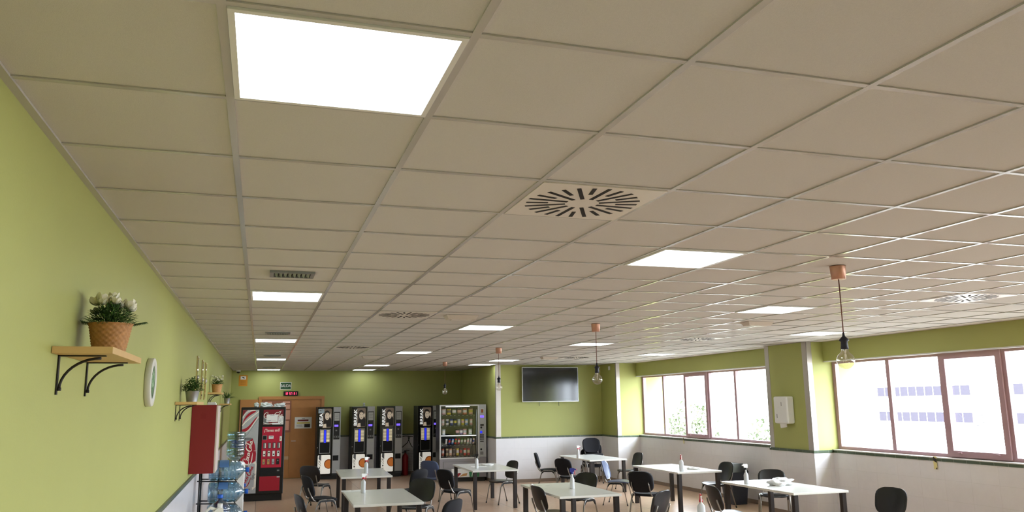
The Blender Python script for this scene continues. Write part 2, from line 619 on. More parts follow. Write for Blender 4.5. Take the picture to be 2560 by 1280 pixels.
# stainless corner guards (fixed to the walls)
def guard(name, parts):
    m = M()
    for b in parts:
        m.box(*b)
    struct(name, m, STEEL)
guard('trim_3', [(XA - 0.003, XA + 0.13, YT - 0.003, YT, ZD, CE), (XA - 0.003, XA, YT - 0.003, YT + 0.06, ZD, CE)])
guard('trim_4', [(XE - 0.003, XE + 0.10, YE - 0.003, YE, ZD, CE), (XE - 0.003, XE, YE - 0.003, YE + 0.05, ZD, CE)])
guard('trim_5', [(XC - 0.003, XC + 0.10, YC0 - 0.003, YC0, ZD, CE), (XC - 0.003, XC, YC0 - 0.003, YC0 + 0.13, ZD, CE)])
guard('trim_6', [(XC - 0.003, XC + 0.10, YC1, YC1 + 0.003, ZD, CE), (XC - 0.003, XC, YC1 - 0.12, YC1 + 0.003, ZD, CE)])

# door
m = M().use(WOOD)
fx0, fx1, fz = -0.04, 1.78, 2.28
m.box(fx0, fx0 + 0.085, YB - 0.05, YB, 0, fz)
m.box(fx1 - 0.085, fx1, YB - 0.05, YB, 0, fz)
m.box(fx0 + 0.085, fx1 - 0.085, YB - 0.05, YB, fz - 0.085, fz)
d = struct('door_1', m, label='orange wooden double door in the far wall under the exit sign')
for a, b in ((fx0 + 0.088, 0.84), (0.844, fx1 - 0.088)):
    lf = M().use(WOOD).box(a, b, YB - 0.025, YB, 0.01, fz - 0.088)
    lf.box(a + 0.005, a + 0.17, YB - 0.028, YB - 0.025, 0.012, fz - 0.09)
    lf.box(b - 0.17, b - 0.005, YB - 0.028, YB - 0.025, 0.012, fz - 0.09)
    l = struct('door_leaf', lf, None, d)
    if a > 0.5:
        h = M().use(STEEL).cyl((a + 0.06, YB - 0.07, 1.03), 0.012, 0.05, 10, 'y')
        h.box(a + 0.05, a + 0.17, YB - 0.08, YB - 0.066, 1.02, 1.04)
        struct('handle', h, None, l)
m = M().use(WOOD).box(-0.53, -0.05, YB - 0.06, YB - 0.002, 0.02, 2.2)
m.use(LEGM).box(-0.545, -0.53, YB - 0.06, YB - 0.002, 0.02, 2.2)
struct('door_2', m, label='orange wooden leaf folded flat against the far wall left of the door')

# ------------------------------------------------------------------ ceiling fittings
def ccell(i, j):
    return (GX + (i + 0.5) * P, GY + (j + 0.5) * P, CE)

EMIT = mat('lit diffuser', (1, 1, 1, 1), 0.5, emit=(0.88, 0.96, 1.0, 1), estr=PANEL)
def make_panel():
    t = thing('ceiling_light', '', 'ceiling light', (0, 0, CE), 0, 'square ceiling light panels')
    h = P / 2 - 0.014
    m = M().use(WHITE)
    k = 0.018
    for b in ((-h, h, -h, -h + k), (-h, h, h - k, h), (-h, -h + k, -h + k, h - k), (h - k, h, -h + k, h - k)):
        m.box(b[0], b[1], b[2], b[3], -0.006, 0.004)
    obj('frame', m, None, t)
    obj('diffuser', M().use(EMIT).box(-h + k, h - k, -h + k, h - k, -0.003, 0.003), None, t)
    return t
panel = make_panel()
LIGHTS = [((1, 0), 'huge glowing ceiling panel at the top of the picture, nearest the camera'),
          ((1, 8), 'second glowing ceiling panel along the left row, beyond the first small air grille'),
          ((1, 16), 'third glowing ceiling panel along the left row, beyond the second small air grille'),
          ((1, 24), 'fourth glowing ceiling panel along the left row'),
          ((1, 32), 'last glowing ceiling panel of the left row, above the door by the far wall'),
          ((5, 4), 'glowing ceiling panel just beyond and right of the large swirl diffuser'),
          ((5, 12), 'second glowing panel of the middle row, beyond a square emergency light'),
          ((5, 20), 'third glowing panel of the middle row, left of the small copper pendants'),
          ((5, 28), 'fourth glowing panel of the middle row, above the coffee machines'),
          ((5, 32), 'last glowing panel of the middle row, touching the far green wall'),
          ((9, 8), 'glowing ceiling panel left of the nearest copper pendant'),
          ((9, 16), 'glowing ceiling panel crossed by the cord of the second copper pendant'),
          ((9, 24), 'glowing ceiling panel in front of the television wall, behind the third pendant cord'),
          ((9, 27), 'glowing ceiling panel tucked beside the alcove corner left of the television'),
          ((13, 12), 'glowing ceiling panel close to the window pier, behind the nearest pendant cord'),
          ((13, 20), 'glowing ceiling panel above the far window'),
          ((5, -4), 'ceiling panel behind the camera over the middle of the room'),
          ((9, 0), 'ceiling panel overhead right of the camera'),
          ((13, 4), 'ceiling panel overhead beside the near window'),
          ((13, -4), 'ceiling panel behind the camera near the windows')]
for n, ((i, j), lab) in enumerate(LIGHTS):
    if n == 0:
        panel.location = ccell(i, j)
        panel['label'] = lab
    else:
        dup(panel, lab, ccell(i, j))

PLATE = mat('white air plate', srgb(222, 216, 208), 0.35)
SLOT = mat('black slot', srgb(22, 18, 16), 0.8)
def make_swirl():
    t = thing('air_diffuser', '', 'air diffuser', (0, 0, CE), 0, 'swirl air diffusers')
    h = P / 2 - 0.014
    obj('plate', M().use(PLATE).box(-h, h, -h, h, -0.004, 0.004, 0.0015), None, t)
    m = M().use(SLOT)
    n = 24
    for k in range(n):
        a = 2 * PI * k / n + 0.06
        r0, r1 = (0.085, 0.29) if k % 2 == 0 else (0.175, 0.285)
        u = Vector((math.cos(a), math.sin(a), 0))
        v = Vector((-u.y, u.x, 0))
        wd = 0.0105
        off = 0.03
        pts = []
        for z in (-0.0055, -0.0035):
            for (r, s) in ((r0, -1), (r1, -1), (r1, 1), (r0, 1)):
                p = u * r + v * (s * wd + off * (0.3 if k % 2 else 0.3))
                pts.append((p.x, p.y, z))
        m.hexa(pts)
    obj('slot_pattern', m, None, t)
    return t
sw = make_swirl()
for n, ((i, j), lab) in enumerate([((3, 2), 'large round swirl air diffuser at the centre of the ceiling'),
        ((3, 10), 'swirl air diffuser left of a square emergency light, second along its row'),
        ((3, 18), 'small distant swirl air diffuser above the coffee machines'),
        ((11, 6), 'swirl air diffuser at the right edge of the ceiling, shining in window light'),
        ((11, 14), 'swirl air diffuser in front of the far window, between two light panels'),
        ((11, 22), 'small swirl air diffuser above the television')]):
    if n == 0:
        sw.location = ccell(i, j)
        sw['label'] = lab
    else:
        dup(sw, lab, ccell(i, j))

ALU = mat('grey aluminium', srgb(150, 156, 160), 0.35, 0.6)
def make_grille():
    t = thing('ceiling_vent', '', 'air grille', (0, 0, CE), 0, 'small air grilles')
    m = M().use(ALU)
    a, b = 0.165, 0.125
    for q in ((-a, a, -b, -b + 0.03), (-a, a, b - 0.03, b), (-a, -a + 0.03, -b + 0.03, b - 0.03), (a - 0.03, a, -b + 0.03, b - 0.03)):
        m.box(*q, -0.012, 0.004)
    obj('frame', m, None, t)
    obj('backing', M().use(SLOT).box(-a + 0.03, a - 0.03, -b + 0.03, b - 0.03, 0.001, 0.004), None, t)
    m = M().use(ALU)
    for k in range(8):
        x = -a + 0.03 + (k + 0.5) * (2 * a - 0.06) / 8
        mx = Matrix.Translation((x, 0, -0.005)) @ Matrix.Rotation(R(35), 4, 'Y')
        m.box(-0.012, 0.012, -b + 0.03, b - 0.03, -0.0012, 0.0012, 0, mx)
    obj('slats', m, None, t)
    return t
gr = make_grille()
for n, ((i, j), lab) in enumerate([((1, 6), 'grey louvred air grille in front of the second panel of the left row'),
        ((1, 14), 'grey louvred air grille in front of the third panel of the left row'),
        ((1, 22), 'grey louvred air grille in front of the fourth panel of the left row'),
        ((1, 30), 'tiny grey air grille in front of the last panel of the left row')]):
    if n == 0:
        gr.location = ccell(i, j)
        gr['label'] = lab
    else:
        dup(gr, lab, ccell(i, j))

FLATM = mat('off white housing', srgb(206, 196, 186), 0.5)
def make_emergency():
    t = thing('emergency_light', '', 'emergency light', (0, 0, CE), 0, 'emergency lights on the ceiling')
    m = M().use(FLATM)
    a, b, c, d2 = 0.19, 0.10, 0.16, 0.07
    m.hexa([(-c, -d2, -0.045), (c, -d2, -0.045), (c, d2, -0.045), (-c, d2, -0.045), (-a, -b, 0.003), (a, -b, 0.003), (a, b, 0.003), (-a, b, 0.003)])
    obj('housing', m, None, t)
    obj('lens', M().use(mat('milky lens', srgb(226, 220, 212), 0.3)).box(-0.12, 0.12, -0.045, 0.045, -0.049, -0.045), None, t)
    return t
em = make_emergency()
for n, ((i, j), lab) in enumerate([((4, 10), 'shallow white emergency light on the ceiling, just right of a swirl diffuser'),
        ((4, 22), 'distant emergency light on the ceiling above the coffee machines'),
        ((10, 22), 'emergency light on the ceiling above the television'),
        ((10, 10), 'emergency light on the ceiling in front of the free window pier')]):
    if n == 0:
        em.location = ccell(i, j)
        em['label'] = lab
    else:
        dup(em, lab, ccell(i, j))

COPPER = mat('brushed copper', srgb(196, 150, 130), 0.38, 0.6)
CORD = mat('brown textile cord', srgb(112, 72, 62), 0.8)
SOCK = mat('dark bakelite socket', srgb(34, 36, 48), 0.45)
BULB = glass_mat('clear bulb glass', (0.94, 0.93, 0.90, 1), 0.10, 0.02, 0.5)
STEM = mat('frosted glass stem', srgb(236, 230, 210), 0.4)
def make_pendant():
    t = thing('pendant_lamp', '', 'pendant lamp', (0, 0, CE), 0, 'pendant bulbs hanging in a row')
    obj('canopy', M().use(COPPER).lathe([(0.047, -0.10), (0.052, -0.098), (0.058, -0.002), (0.058, 0.002)], 28), None, t)
    obj('cord', M().use(CORD).tube([(0, 0, -0.10), (0.001, 0, -0.3), (0, 0, -0.535)], 0.0042, 8), None, t)
    s = obj('socket', M().use(SOCK).lathe([(0.006, -0.50), (0.010, -0.53), (0.034, -0.555), (0.036, -0.562), (0.024, -0.572), (0.026, -0.60), (0.029, -0.625), (0.024, -0.627)], 22), None, t)
    rb = 0.064
    cz = -0.71
    pr = [(0.024, -0.620), (0.023, -0.632)]
    for k in range(4, 25):
        a = PI / 2 - PI * k / 24
        pr.append((max(0.0001, rb * math.cos(a)), cz + rb * math.sin(a)))
    b = obj('bulb', M().use(BULB).lathe(pr, 28, caps=False), None, t)
    f = M().use(STEM).lathe([(0.012, -0.628), (0.006, -0.66), (0.004, -0.70), (0.0005, -0.715)], 12)
    for k in range(6):
        a = 2 * PI * k / 6
        f.tube([(0.008 * math.cos(a), 0.008 * math.sin(a), -0.665), (0.018 * math.cos(a), 0.018 * math.sin(a), -0.725)], 0.0008, 4)
    obj('filament', f, None, b)
    return t
pd = make_pendant()
for n, (x, y, lab) in enumerate([(4.157, 4.95, 'nearest clear globe bulb on a long cord from a copper canopy, right of picture'),
        (4.11, 9.49, 'second copper pendant with a clear globe bulb, right of the television'),
        (4.14, 14.05, 'third copper pendant with a clear globe bulb, left of the television by the steel corner'),
        (4.228, 18.95, 'smallest and farthest copper pendant, in front of the dark green alcove')]):
    if n == 0:
        pd.location = (x, y, CE)
        pd['label'] = lab
    else:
        dup(pd, lab, (x, y, CE), 0.4 * n)

# ------------------------------------------------------------------ tables
def make_table():
    t = thing('canteen_table', '', 'table', (0, 0, 0), 0, 'white canteen tables')
    W, D, Z = 0.465, 0.925, 0.735
    m = M().use(LAMIN).box(-W, W, -D, D, Z - 0.032, Z, 0.004)
    m.use(SEPMARK)
    for (x, y, a, ln) in ((0.30, -0.78, 0.2, 0.07), (0.33, -0.83, -0.1, 0.04), (-0.25, 0.62, 0.4, 0.05), (-0.12, 0.60, 0.1, 0.03), (-0.33, 0.1, 0.3, 0.03)):
        mx = Matrix.Translation((x, y, Z)) @ Matrix.Rotation(a, 4, 'Z')
        m.box(-ln, ln, -0.003, 0.003, -0.0002, 0.0004, 0, mx)
    obj('table_top', m, None, t)
    for sx in (-1, 1):
        for sy in (-1, 1):
            x, y = sx * (W - 0.06), sy * (D - 0.06)
            obj('leg', M().use(LEGM).box(x - 0.034, x + 0.034, y - 0.034, y + 0.034, 0, Z - 0.032, 0.004), None, t)
    return t
tb = make_table()
TABLES = [(1.70, 11.80, -1, 'white table at lower left holding a red-triggered spray bottle and a folded paper strip'),
          (1.95, 15.98, -2, 'white table in front of the coffee machines, behind the lower left table'),
          (4.47, 16.30, -1, 'white table in front of the snack machine, holding a black-topped spray bottle'),
          (4.50, 11.62, -1, 'large white table at centre holding the blue and pink spray bottle'),
          (7.58, 17.97, 1, 'far white table in front of the television wall, by the stacked chairs'),
          (7.80, 14.35, 1, 'white table shining with window light below the far window'),
          (7.64, 10.75, 0, 'white table at right holding a crumpled white bag'),
          (4.56, 7.55, 0, 'white table just below the picture edge under the lowest red spray bottle')]
for n, (x, y, a, lab) in enumerate(TABLES):
    if n == 0:
        tb.location = (x, y, 0)
        tb.rotation_euler.z = R(a)
        tb['label'] = lab
    else:
        dup(tb, lab, (x, y, 0), R(a))

# ------------------------------------------------------------------ chairs (facing +x, origin under the seat)
def super_rows(n, k):
    out = []
    for i in range(n + 1):
        t = -math.cos(PI * i / n)
        out.append((t, max(0.0, 1 - abs(t) ** k) ** (1 / k)))
    return out

def backrest_mesh(thick):
    m = M()
    grid = []
    for t, wdt in super_rows(14, 3.3):
        row = []
        v = (t + 1) / 2
        hw = 0.235 * wdt * (0.92 + 0.08 * v)
        for j in range(13):
            s = -1 + 2 * j / 12
            y = hw * s
            x = -0.195 - 0.105 * v - 0.03 * math.sin(PI * v) * 0.5 + 0.05 * (y / 0.235) ** 2
            row.append((x, y, 0.485 + 0.355 * v))
        grid.append(row)
    return m.shell(grid, (-thick, 0, -thick * 0.25))

def seat_mesh(thick):
    m = M()
    grid = []
    for t, wdt in super_rows(14, 3.4):
        row = []
        hw = 0.23 * wdt
        for j in range(11):
            s = -1 + 2 * j / 10
            y = hw * s
            x = 0.03 + 0.215 * t
            z = 0.462 - 0.010 * (1 - (y / 0.235) ** 2) * (1 - t * t) - 0.022 * max(0, t) ** 4 - 0.01 * max(0, -t)
            row.append((x, y, z))
        grid.append(row)
    return m.shell(grid, (0, 0, -thick))

def make_chair(kind):
    sm, th = {'plastic': (SHELL, 0.014), 'fabric': (FABRIC, 0.036), 'blue': (SHEENP, 0.014)}[kind]  # the blue kind is a black shell with window sheen put into its colour
    t = thing('canteen_chair', '', 'chair', (0, 0, 0), 0, 'chairs around the tables')
    m = seat_mesh(th + 0.008); m.use(sm)
    obj('seat', m, None, t)
    m = backrest_mesh(th); m.use(sm)
    obj('backrest', m, None, t)
    fr = M().use(TUBE)
    for s in (-1, 1):
        fr.tube([(0.12, s * 0.19, 0.425), (-0.10, s * 0.19, 0.425)], 0.009, 6)
    for x in (0.10, -0.08):
        fr.tube([(x, -0.235, 0.425), (x, 0.235, 0.425)], 0.009, 6)
    obj('seat_frame', fr, None, t)
    for s in (-1, 1):
        y = s * 0.235
        f = [(0.245, y + s * 0.012, 0.0), (0.175, y, 0.33), (0.150, y, 0.405), (0.125, y, 0.432), (0.085, y, 0.442), (0.005, y, 0.442)]
        r = [(-0.255, y + s * 0.012, 0.0), (-0.165, y, 0.33), (-0.140, y, 0.405), (-0.115, y, 0.432), (-0.075, y, 0.442), (0.005, y, 0.442)]
        for p in (f, r):
            lg = obj('leg', M().use(TUBE).tube(p, 0.0085, 8, 0.014), None, t)
            obj('foot_cap', M().use(BLACKP).tube([p[0], tuple(Vector(p[0]).lerp(Vector(p[1]), 0.1))], 0.013, 8, 0.017), None, lg)
        bm_ = M().use(BLACKP)
        pts = [(0.165, 0.34), (0.148, 0.40), (0.118, 0.428), (0.08, 0.434), (-0.07, 0.434), (-0.108, 0.428), (-0.138, 0.40), (-0.155, 0.34), (-0.12, 0.385), (-0.09, 0.405), (0.10, 0.405), (0.13, 0.385)]
        bm_.slab(pts, y - 0.012, y + 0.012)
        obj('stacking_bumper', bm_, None, t)
        bp_ = [(-0.06, s * 0.165, 0.425), (-0.17, s * 0.165, 0.425), (-0.195, s * 0.165, 0.44), (-0.208 - th * 0.6, s * 0.165, 0.49), (-0.245 - th, s * 0.165, 0.60), (-0.258 - th, s * 0.16, 0.65)]
        obj('back_post', M().use(TUBE).tube(bp_, 0.0095, 8, 0.012), None, t)
    return t

PROTO = {k: make_chair(k) for k in ('plastic', 'fabric', 'blue')}
USED = set()
def chair(kind, bx, by, ang, label, z=0.0, group='chairs around the tables', shift=0.29):
    """bx, by: where the top of the backrest stands; ang: the way the chair faces"""
    a = R(ang)
    loc = (bx + shift * math.cos(a), by + shift * math.sin(a), z)
    if kind not in USED:
        USED.add(kind)
        p = PROTO[kind]
        p.location = loc
        p.rotation_euler.z = a
        p['label'] = label
        p['group'] = group
        return p
    return dup(PROTO[kind], label, loc, a, group=group)

CHAIRS = [('plastic', 0.98, 16.8, 55, 'glossy black chair with its back to us, left of the table before the coffee machines'),
          ('fabric', 0.80, 14.45, 16, 'black fabric chair seen from the side, drawn up left of the far left table'),
          ('plastic', 0.53, 11.55, 12, 'black chair cut by the bottom edge, lowest at the left of the lower left table'),
          ('plastic', 2.58, 13.1, 235, 'glossy black chair half behind the right corner of the lower left table'),
          ('fabric', 2.90, 15.0, 130, 'black fabric chair directly behind the glossy chair at the lower left table'),
          ('fabric', 3.27, 14.75, 25, 'black fabric chair turned to the table before the snack machine, seat to the right'),
          ('blue', 3.46, 17.1, 45, 'chair with a painted blue sheen behind two black fabric chairs, before the snack machine'),
          ('fabric', 2.40, 10.15, 138, 'black fabric chair cut by the bottom edge, right of the lower left table'),
          ('fabric', 6.37, 18.55, -22, 'black chair in profile against the white tiles below the television'),
          ('fabric', 6.24, 16.45, 28, 'black fabric chair with its back to us, left of the far table by the television'),
          ('plastic', 5.40, 13.0, 212, 'glossy black chair behind the far right corner of the central table'),
          ('plastic', 3.86, 11.28, 6, 'black chair in front of the left side of the central table'),
          ('blue', 6.72, 15.35, -38, 'chair with a painted blue sheen between the central and the far table'),
          ('fabric', 6.30, 12.85, 38, 'black fabric chair with its back to us, left of the table below the far window'),
          ('plastic', 5.26, 10.0, 122, 'black chair cut by the bottom edge, right of the central table'),
          ('plastic', 8.80, 14.05, 184, 'dark chair with a bluish seat facing left beside the dark bin'),
          ('plastic', 6.17, 10.35, -6, 'dark chair with a bluish seat, left of the table with the crumpled bag'),
          ('plastic', 8.52, 12.25, 240, 'chair facing us behind the table with the crumpled bag'),
          ('plastic', 8.22, 9.1, 196, 'lone chair cut by the bottom edge at the right, below the near window'),
          ('plastic', 8.60, 17.5, 182, 'black chair facing left below the start of the far window'),
          ('plastic', 5.12, 16.3, 194, 'black chair facing left behind the right end of the table before the snack machine')]
for c in CHAIRS:
    chair(*c)
for k, lab in enumerate(('bottom chair of the black stack in the corner under the television wall', 'middle chair of the black stack, its backrest peeping out at the right', 'topmost chair of the black stack in the corner beside the pier')):
    chair('fabric', 8.20 + (0.07 if k == 1 else 0) - 0.0 * k, 19.62 - 0.07 * k, 258, lab, z=0.135 * k, group='stacked black chairs in the corner')

# bin behind the chair below the far window
t = thing('waste_bin', 'tall dark grey waste bin against the tiles below the far window', 'bin', (9.12, 14.35, 0), R(90))
BIN = mat('dark grey bin plastic', srgb(52, 56, 68), 0.5)
obj('body', M().use(BIN).hexa([(-0.17, -0.15, 0), (0.17, -0.15, 0), (0.17, 0.15, 0), (-0.17, 0.15, 0), (-0.22, -0.19, 0.62), (0.22, -0.19, 0.62), (0.22, 0.19, 0.62), (-0.22, 0.19, 0.62)]), None, t)
l = M().use(BLACKP)
l.hexa([(-0.225, -0.195, 0.62), (0.225, -0.195, 0.62), (0.225, 0.195, 0.62), (-0.225, 0.195, 0.62), (-0.15, -0.12, 0.78), (0.15, -0.12, 0.78), (0.15, 0.12, 0.78), (-0.15, 0.12, 0.78)])
obj('lid', l, None, t)

# ------------------------------------------------------------------ spray bottles
BOT = mat('translucent white bottle', srgb(228, 230, 234), 0.35, trans=0.15)
def spray(label, x, y, z, ang, head, lever, collar, slim=False, h=1.0):
    t = thing('spray_bottle', label, 'spray bottle', (x, y, z), R(ang), 'spray bottles on the tables')
    if slim:
        pr = [(0.040, 0), (0.043, 0.006), (0.043, 0.13), (0.034, 0.155), (0.018, 0.175), (0.015, 0.20), (0.015, 0.225)]
    else:
        pr = [(0.040, 0), (0.043, 0.006), (0.043, 0.16), (0.036, 0.185), (0.020, 0.20), (0.015, 0.208), (0.015, 0.222)]
    obj('bottle', M().use(BOT).lathe(pr, 24, sx=0.8, sy=1.0), None, t)
    obj('collar', M().use(collar).lathe([(0.019, 0.215), (0.019, 0.242), (0.014, 0.245)], 16), None, t)
    m = M().use(head)
    m.hexa([(-0.030, -0.013, 0.243), (0.022, -0.013, 0.243), (0.022, 0.013, 0.243), (-0.030, 0.013, 0.243), (-0.036, -0.010, 0.290), (0.050, -0.010, 0.290), (0.050, 0.010, 0.290), (-0.036, 0.010, 0.290)])
    m.tube([(0.045, 0, 0.280), (0.066, 0, 0.280)], 0.010, 10)
    m.hexa([(-0.036, -0.010, 0.290), (0.046, -0.010, 0.290), (0.046, 0.010, 0.290), (-0.036, 0.010, 0.290), (-0.026, -0.006, 0.302), (0.036, -0.006, 0.299), (0.036, 0.006, 0.299), (-0.026, 0.006, 0.302)])
    obj('trigger_head', m, None, t)
    m = M().use(lever)
    m.tube([(0.034, 0, 0.274), (0.044, 0, 0.25), (0.040, 0, 0.225), (0.046, 0, 0.205)], 0.0065, 8)
    m.tube([(0.066, 0, 0.280), (0.074, 0, 0.280)], 0.011, 8)
    obj('trigger', m, None, t)
    t.scale = (h, h, h)
    return t
REDP = mat('red plastic', srgb(200, 30, 50), 0.4)
PINK = mat('pink plastic', srgb(226, 100, 118), 0.4)
NAVY = mat('navy plastic', srgb(40, 46, 130), 0.4)
TZ = 0.7352
spray('spray bottle with a white head and red trigger on the lower left table', 1.515, 12.3, TZ, 20, WHITE, REDP, REDP, h=0.93)
spray('spray bottle with a white and red head on the table before the coffee machines', 1.985, 15.75, TZ, 25, WHITE, REDP, REDP)
spray('spray bottle with a black head on the table before the snack machine', 4.22, 15.95, TZ, 170, BLACKP, BLACKP, BLACKP, h=0.95)
spray('spray bottle with a blue head and pink trigger on the central table', 4.56, 11.6, TZ, -10, NAVY, PINK, NAVY, True)
spray('spray bottle with a pink trigger on the far table by the television', 7.14, 17.75, TZ, 10, WHITE, PINK, PINK, h=0.95)
spray('spray bottle with a red head on the shining table below the far window', 7.53, 13.6, TZ, -110, REDP, WHITE, REDP)
spray('spray bottle with a white head and black trigger on the table at right', 7.31, 11.17, TZ, 175, WHITE, BLACKP, BLACKP, True)
spray('lowest spray bottle, its red and white head just inside the bottom edge', 4.56, 7.85, TZ, -115, REDP, WHITE, REDP)

# papers and bags on the tables
def crumple(name, label, cat, loc, size, seed, material, group=None, rz=0.0, sub=4, amp=0.35):
    rnd = random.Random(seed)
    m = M().use(material)
    t = bmesh.new()
    bmesh.ops.create_icosphere(t, subdivisions=sub, radius=1)
    dirs = [Vector((rnd.uniform(-1, 1), rnd.uniform(-1, 1), rnd.uniform(-1, 1))).normalized() for _ in range(26)]
    mp = {}
    for q in t.verts:
        n = q.co.normalized()
        d = 0
        for k, dv in enumerate(dirs):
            d += math.sin(n.dot(dv) * (5 + k % 7) + k) * (0.5 if k % 2 else 0.3)
        r = 1 + amp * d / 5
        p = Vector((n.x * r * size[0], n.y * r * size[1], max(-0.6, n.z * r) * size[2] + 0.6 * size[2]))
        mp[q] = m.v(p)
    for f in t.faces:
        m.face([mp[q] for q in f.verts])
    t.free()
    return tag(obj(name, m, None, None, loc, True, (0, 0, rz)), label, cat, group)

m = M().use(PAPER)
for k, (a, b) in enumerate(((-0.16, 0.0), (-0.09, 0.02), (-0.02, -0.01), (0.05, 0.02), (0.12, 0.0))):
    m.hexa([(a, -0.05, 0.0), (a + 0.075, -0.05, 0.0), (a + 0.075, 0.05, 0.0), (a, 0.05, 0.0), (a, -0.05, 0.012 + b * 0.3), (a + 0.075, -0.05, 0.016 + b * 0.2), (a + 0.075, 0.05, 0.014), (a, 0.05, 0.012)])
tag(obj('paper_strip', m, None, None, (1.385, 12.62, TZ)), 'folded white paper strip on the far left corner of the lower left table', 'paper')
PLAST = mat('thin white plastic film', srgb(236, 236, 238), 0.4)
crumple('plastic_bag', 'crumpled white plastic bag on the table at right', 'bag', (7.66, 10.8, TZ), (0.20, 0.15, 0.075), 4, PLAST, rz=0.3, amp=0.5)
crumple('napkin', 'crumpled white napkin behind the red spray bottle on the shining table', 'napkin', (7.95, 13.9, TZ), (0.13, 0.10, 0.028), 9, PAPER, rz=-0.4)
crumple('napkin', 'crumpled white napkin at the far right corner of the table before the snack machine', 'napkin', (4.62, 16.6, TZ), (0.14, 0.12, 0.022), 11, PAPER)
m = M().use(PAPER).box(-0.15, 0.15, -0.105, 0.105, 0, 0.003)
tag(obj('paper_sheet', m, None, None, (4.36, 16.35, TZ), rot=(0, 0, 0.1)), 'flat white paper sheet beside the black-topped spray bottle', 'paper')
m = M().use(PAPER).lathe([(0.012, 0), (0.028, 0.006), (0.03, 0.03), (0.018, 0.045), (0.0, 0.05)], 14)
tag(obj('paper_ball', m, None, None, (4.08, 12.1, TZ)), 'tiny white paper ball near the far left corner of the central table', 'paper')

# ------------------------------------------------------------------ left wall: shelves, plants, clock, frames, red cabinet
def make_shelf(label, y0, y1, z, depth, br, group='shelves on the left wall'):
    t = thing('wall_shelf', label, 'shelf', (XL, y0, z), 0, group)
    obj('board', M().use(WOODL).box(0.002, depth, 0, y1 - y0, -0.028, 0, 0.002), None, t)
    for yb in br:
        m = M().use(IRON)
        d, h = depth * 0.80, 0.16
        m.box(0.001, 0.006, yb - 0.011, yb + 0.011, -0.028 - h, -0.028)
        m.box(0.001, d, yb - 0.011, yb + 0.011, -0.033, -0.028)
        pts = []
        for k in range(11):
            a = PI / 2 * k / 10
            pts.append((0.012 + (d - 0.03) * (1 - math.cos(a)), yb, -0.028 - h * 0.86 + (h * 0.86 - 0.012) * math.sin(a)))
        m.tube(pts, 0.0055, 8)
        m.tube([(0.004, yb, -0.028 - h * 0.86), (0.02, yb, -0.028 - h * 0.86)], 0.007, 8)
        obj('bracket', m, None, t)
    return t
make_shelf('big pine shelf with arched iron brackets on the left wall, nearest us', 3.548, 4.36, 2.262, 0.222, (0.13, 0.70))
make_shelf('pine shelf holding the leafy plant, beside the red cabinet', 8.53, 9.5, 2.068, 0.205, (0.10, 0.52))
make_shelf('small far pine shelf holding a wicker pot of white flowers', 13.56, 14.3, 2.24, 0.21, (0.1, 0.6))
make_shelf('lowest and farthest pine shelf holding the spiky plant', 17.5, 18.3, 2.075, 0.215, (0.1, 0.65))

WICK = mat('woven willow', srgb(178, 128, 76), 0.65, noise=0.35, nscale=60)
WICKL = mat('pale wicker', srgb(196, 146, 92), 0.65, noise=0.25, nscale=60)
GALV = mat('galvanised steel', srgb(176, 180, 182), 0.38, 0.8, noise=0.12, nscale=12)
LEAF = mat('deep green leaf', srgb(62, 92, 40), 0.5, noise=0.4, nscale=30)
LEAFL = mat('fresh green leaf', srgb(92, 128, 58), 0.5, noise=0.35, nscale=30)
PETAL = mat('ivory petal', srgb(236, 232, 208), 0.6)
SOIL = mat('dark soil', srgb(40, 30, 22), 0.9)

def basket_mesh(r0, r1, h, weave=True):
    m = M().use(WICK if weave else WICKL)
    n, rows = 72, 34
    rings = []
    for i in range(rows + 1):
        v = i / rows
        ring = []
        for k in range(n):
            a = 2 * PI * k / n
            r = r0 + (r1 - r0) * v
            if weave:
                r += 0.0028 * math.sin(a * 18 + (PI if (i // 3) % 2 else 0)) * (1 if i % 3 != 0 else 0.1) + (0.004 if v > 0.95 else 0)
            else:
                r += 0.002 * math.sin(a * 36) + (0.004 if v > 0.92 else 0)
            ring.append(m.v((r * math.cos(a), r * math.sin(a), h * v)))
        rings.append(ring)
    inner = [m.v(((r1 - 0.012) * math.cos(2 * PI * k / n), (r1 - 0.012) * math.sin(2 * PI * k / n), h)) for k in range(n)]
    low = [m.v(((r1 - 0.018) * math.cos(2 * PI * k / n), (r1 - 0.018) * math.sin(2 * PI * k / n), h * 0.85)) for k in range(n)]
    rings += [inner, low]
    for i in range(len(rings) - 1):
        for k in range(n):
            m.face([rings[i][k], rings[i][(k + 1) % n], rings[i + 1][(k + 1) % n], rings[i + 1][k]], i < rows)
    m.face(rings[0][::-1])
    m.use(SOIL)
    m.face(low)
    return m

def leaf(m, base, d, ln, wd, droop=0.3):
    d = Vector(d).normalized()
    side = d.cross(Vector((0, 0, 1)))
    if side.length < 1e-4:
        side = Vector((1, 0, 0))
    side.normalize()
    base = Vector(base)
    a = base
    mid = base + d * ln * 0.5
    tip = base + d * ln + Vector((0, 0, -droop * ln))
    up = side.cross(d).normalized()
    l = mid + side * wd / 2 + up * wd * 0.15
    r = mid - side * wd / 2 + up * wd * 0.15
    va, vl, vm, vr, vt = m.v(a), m.v(l), m.v(mid), m.v(r), m.v(tip)
    m.face([va, vm, vl]); m.face([va, vr, vm]); m.face([vl, vm, vt]); m.face([vm, vr, vt])

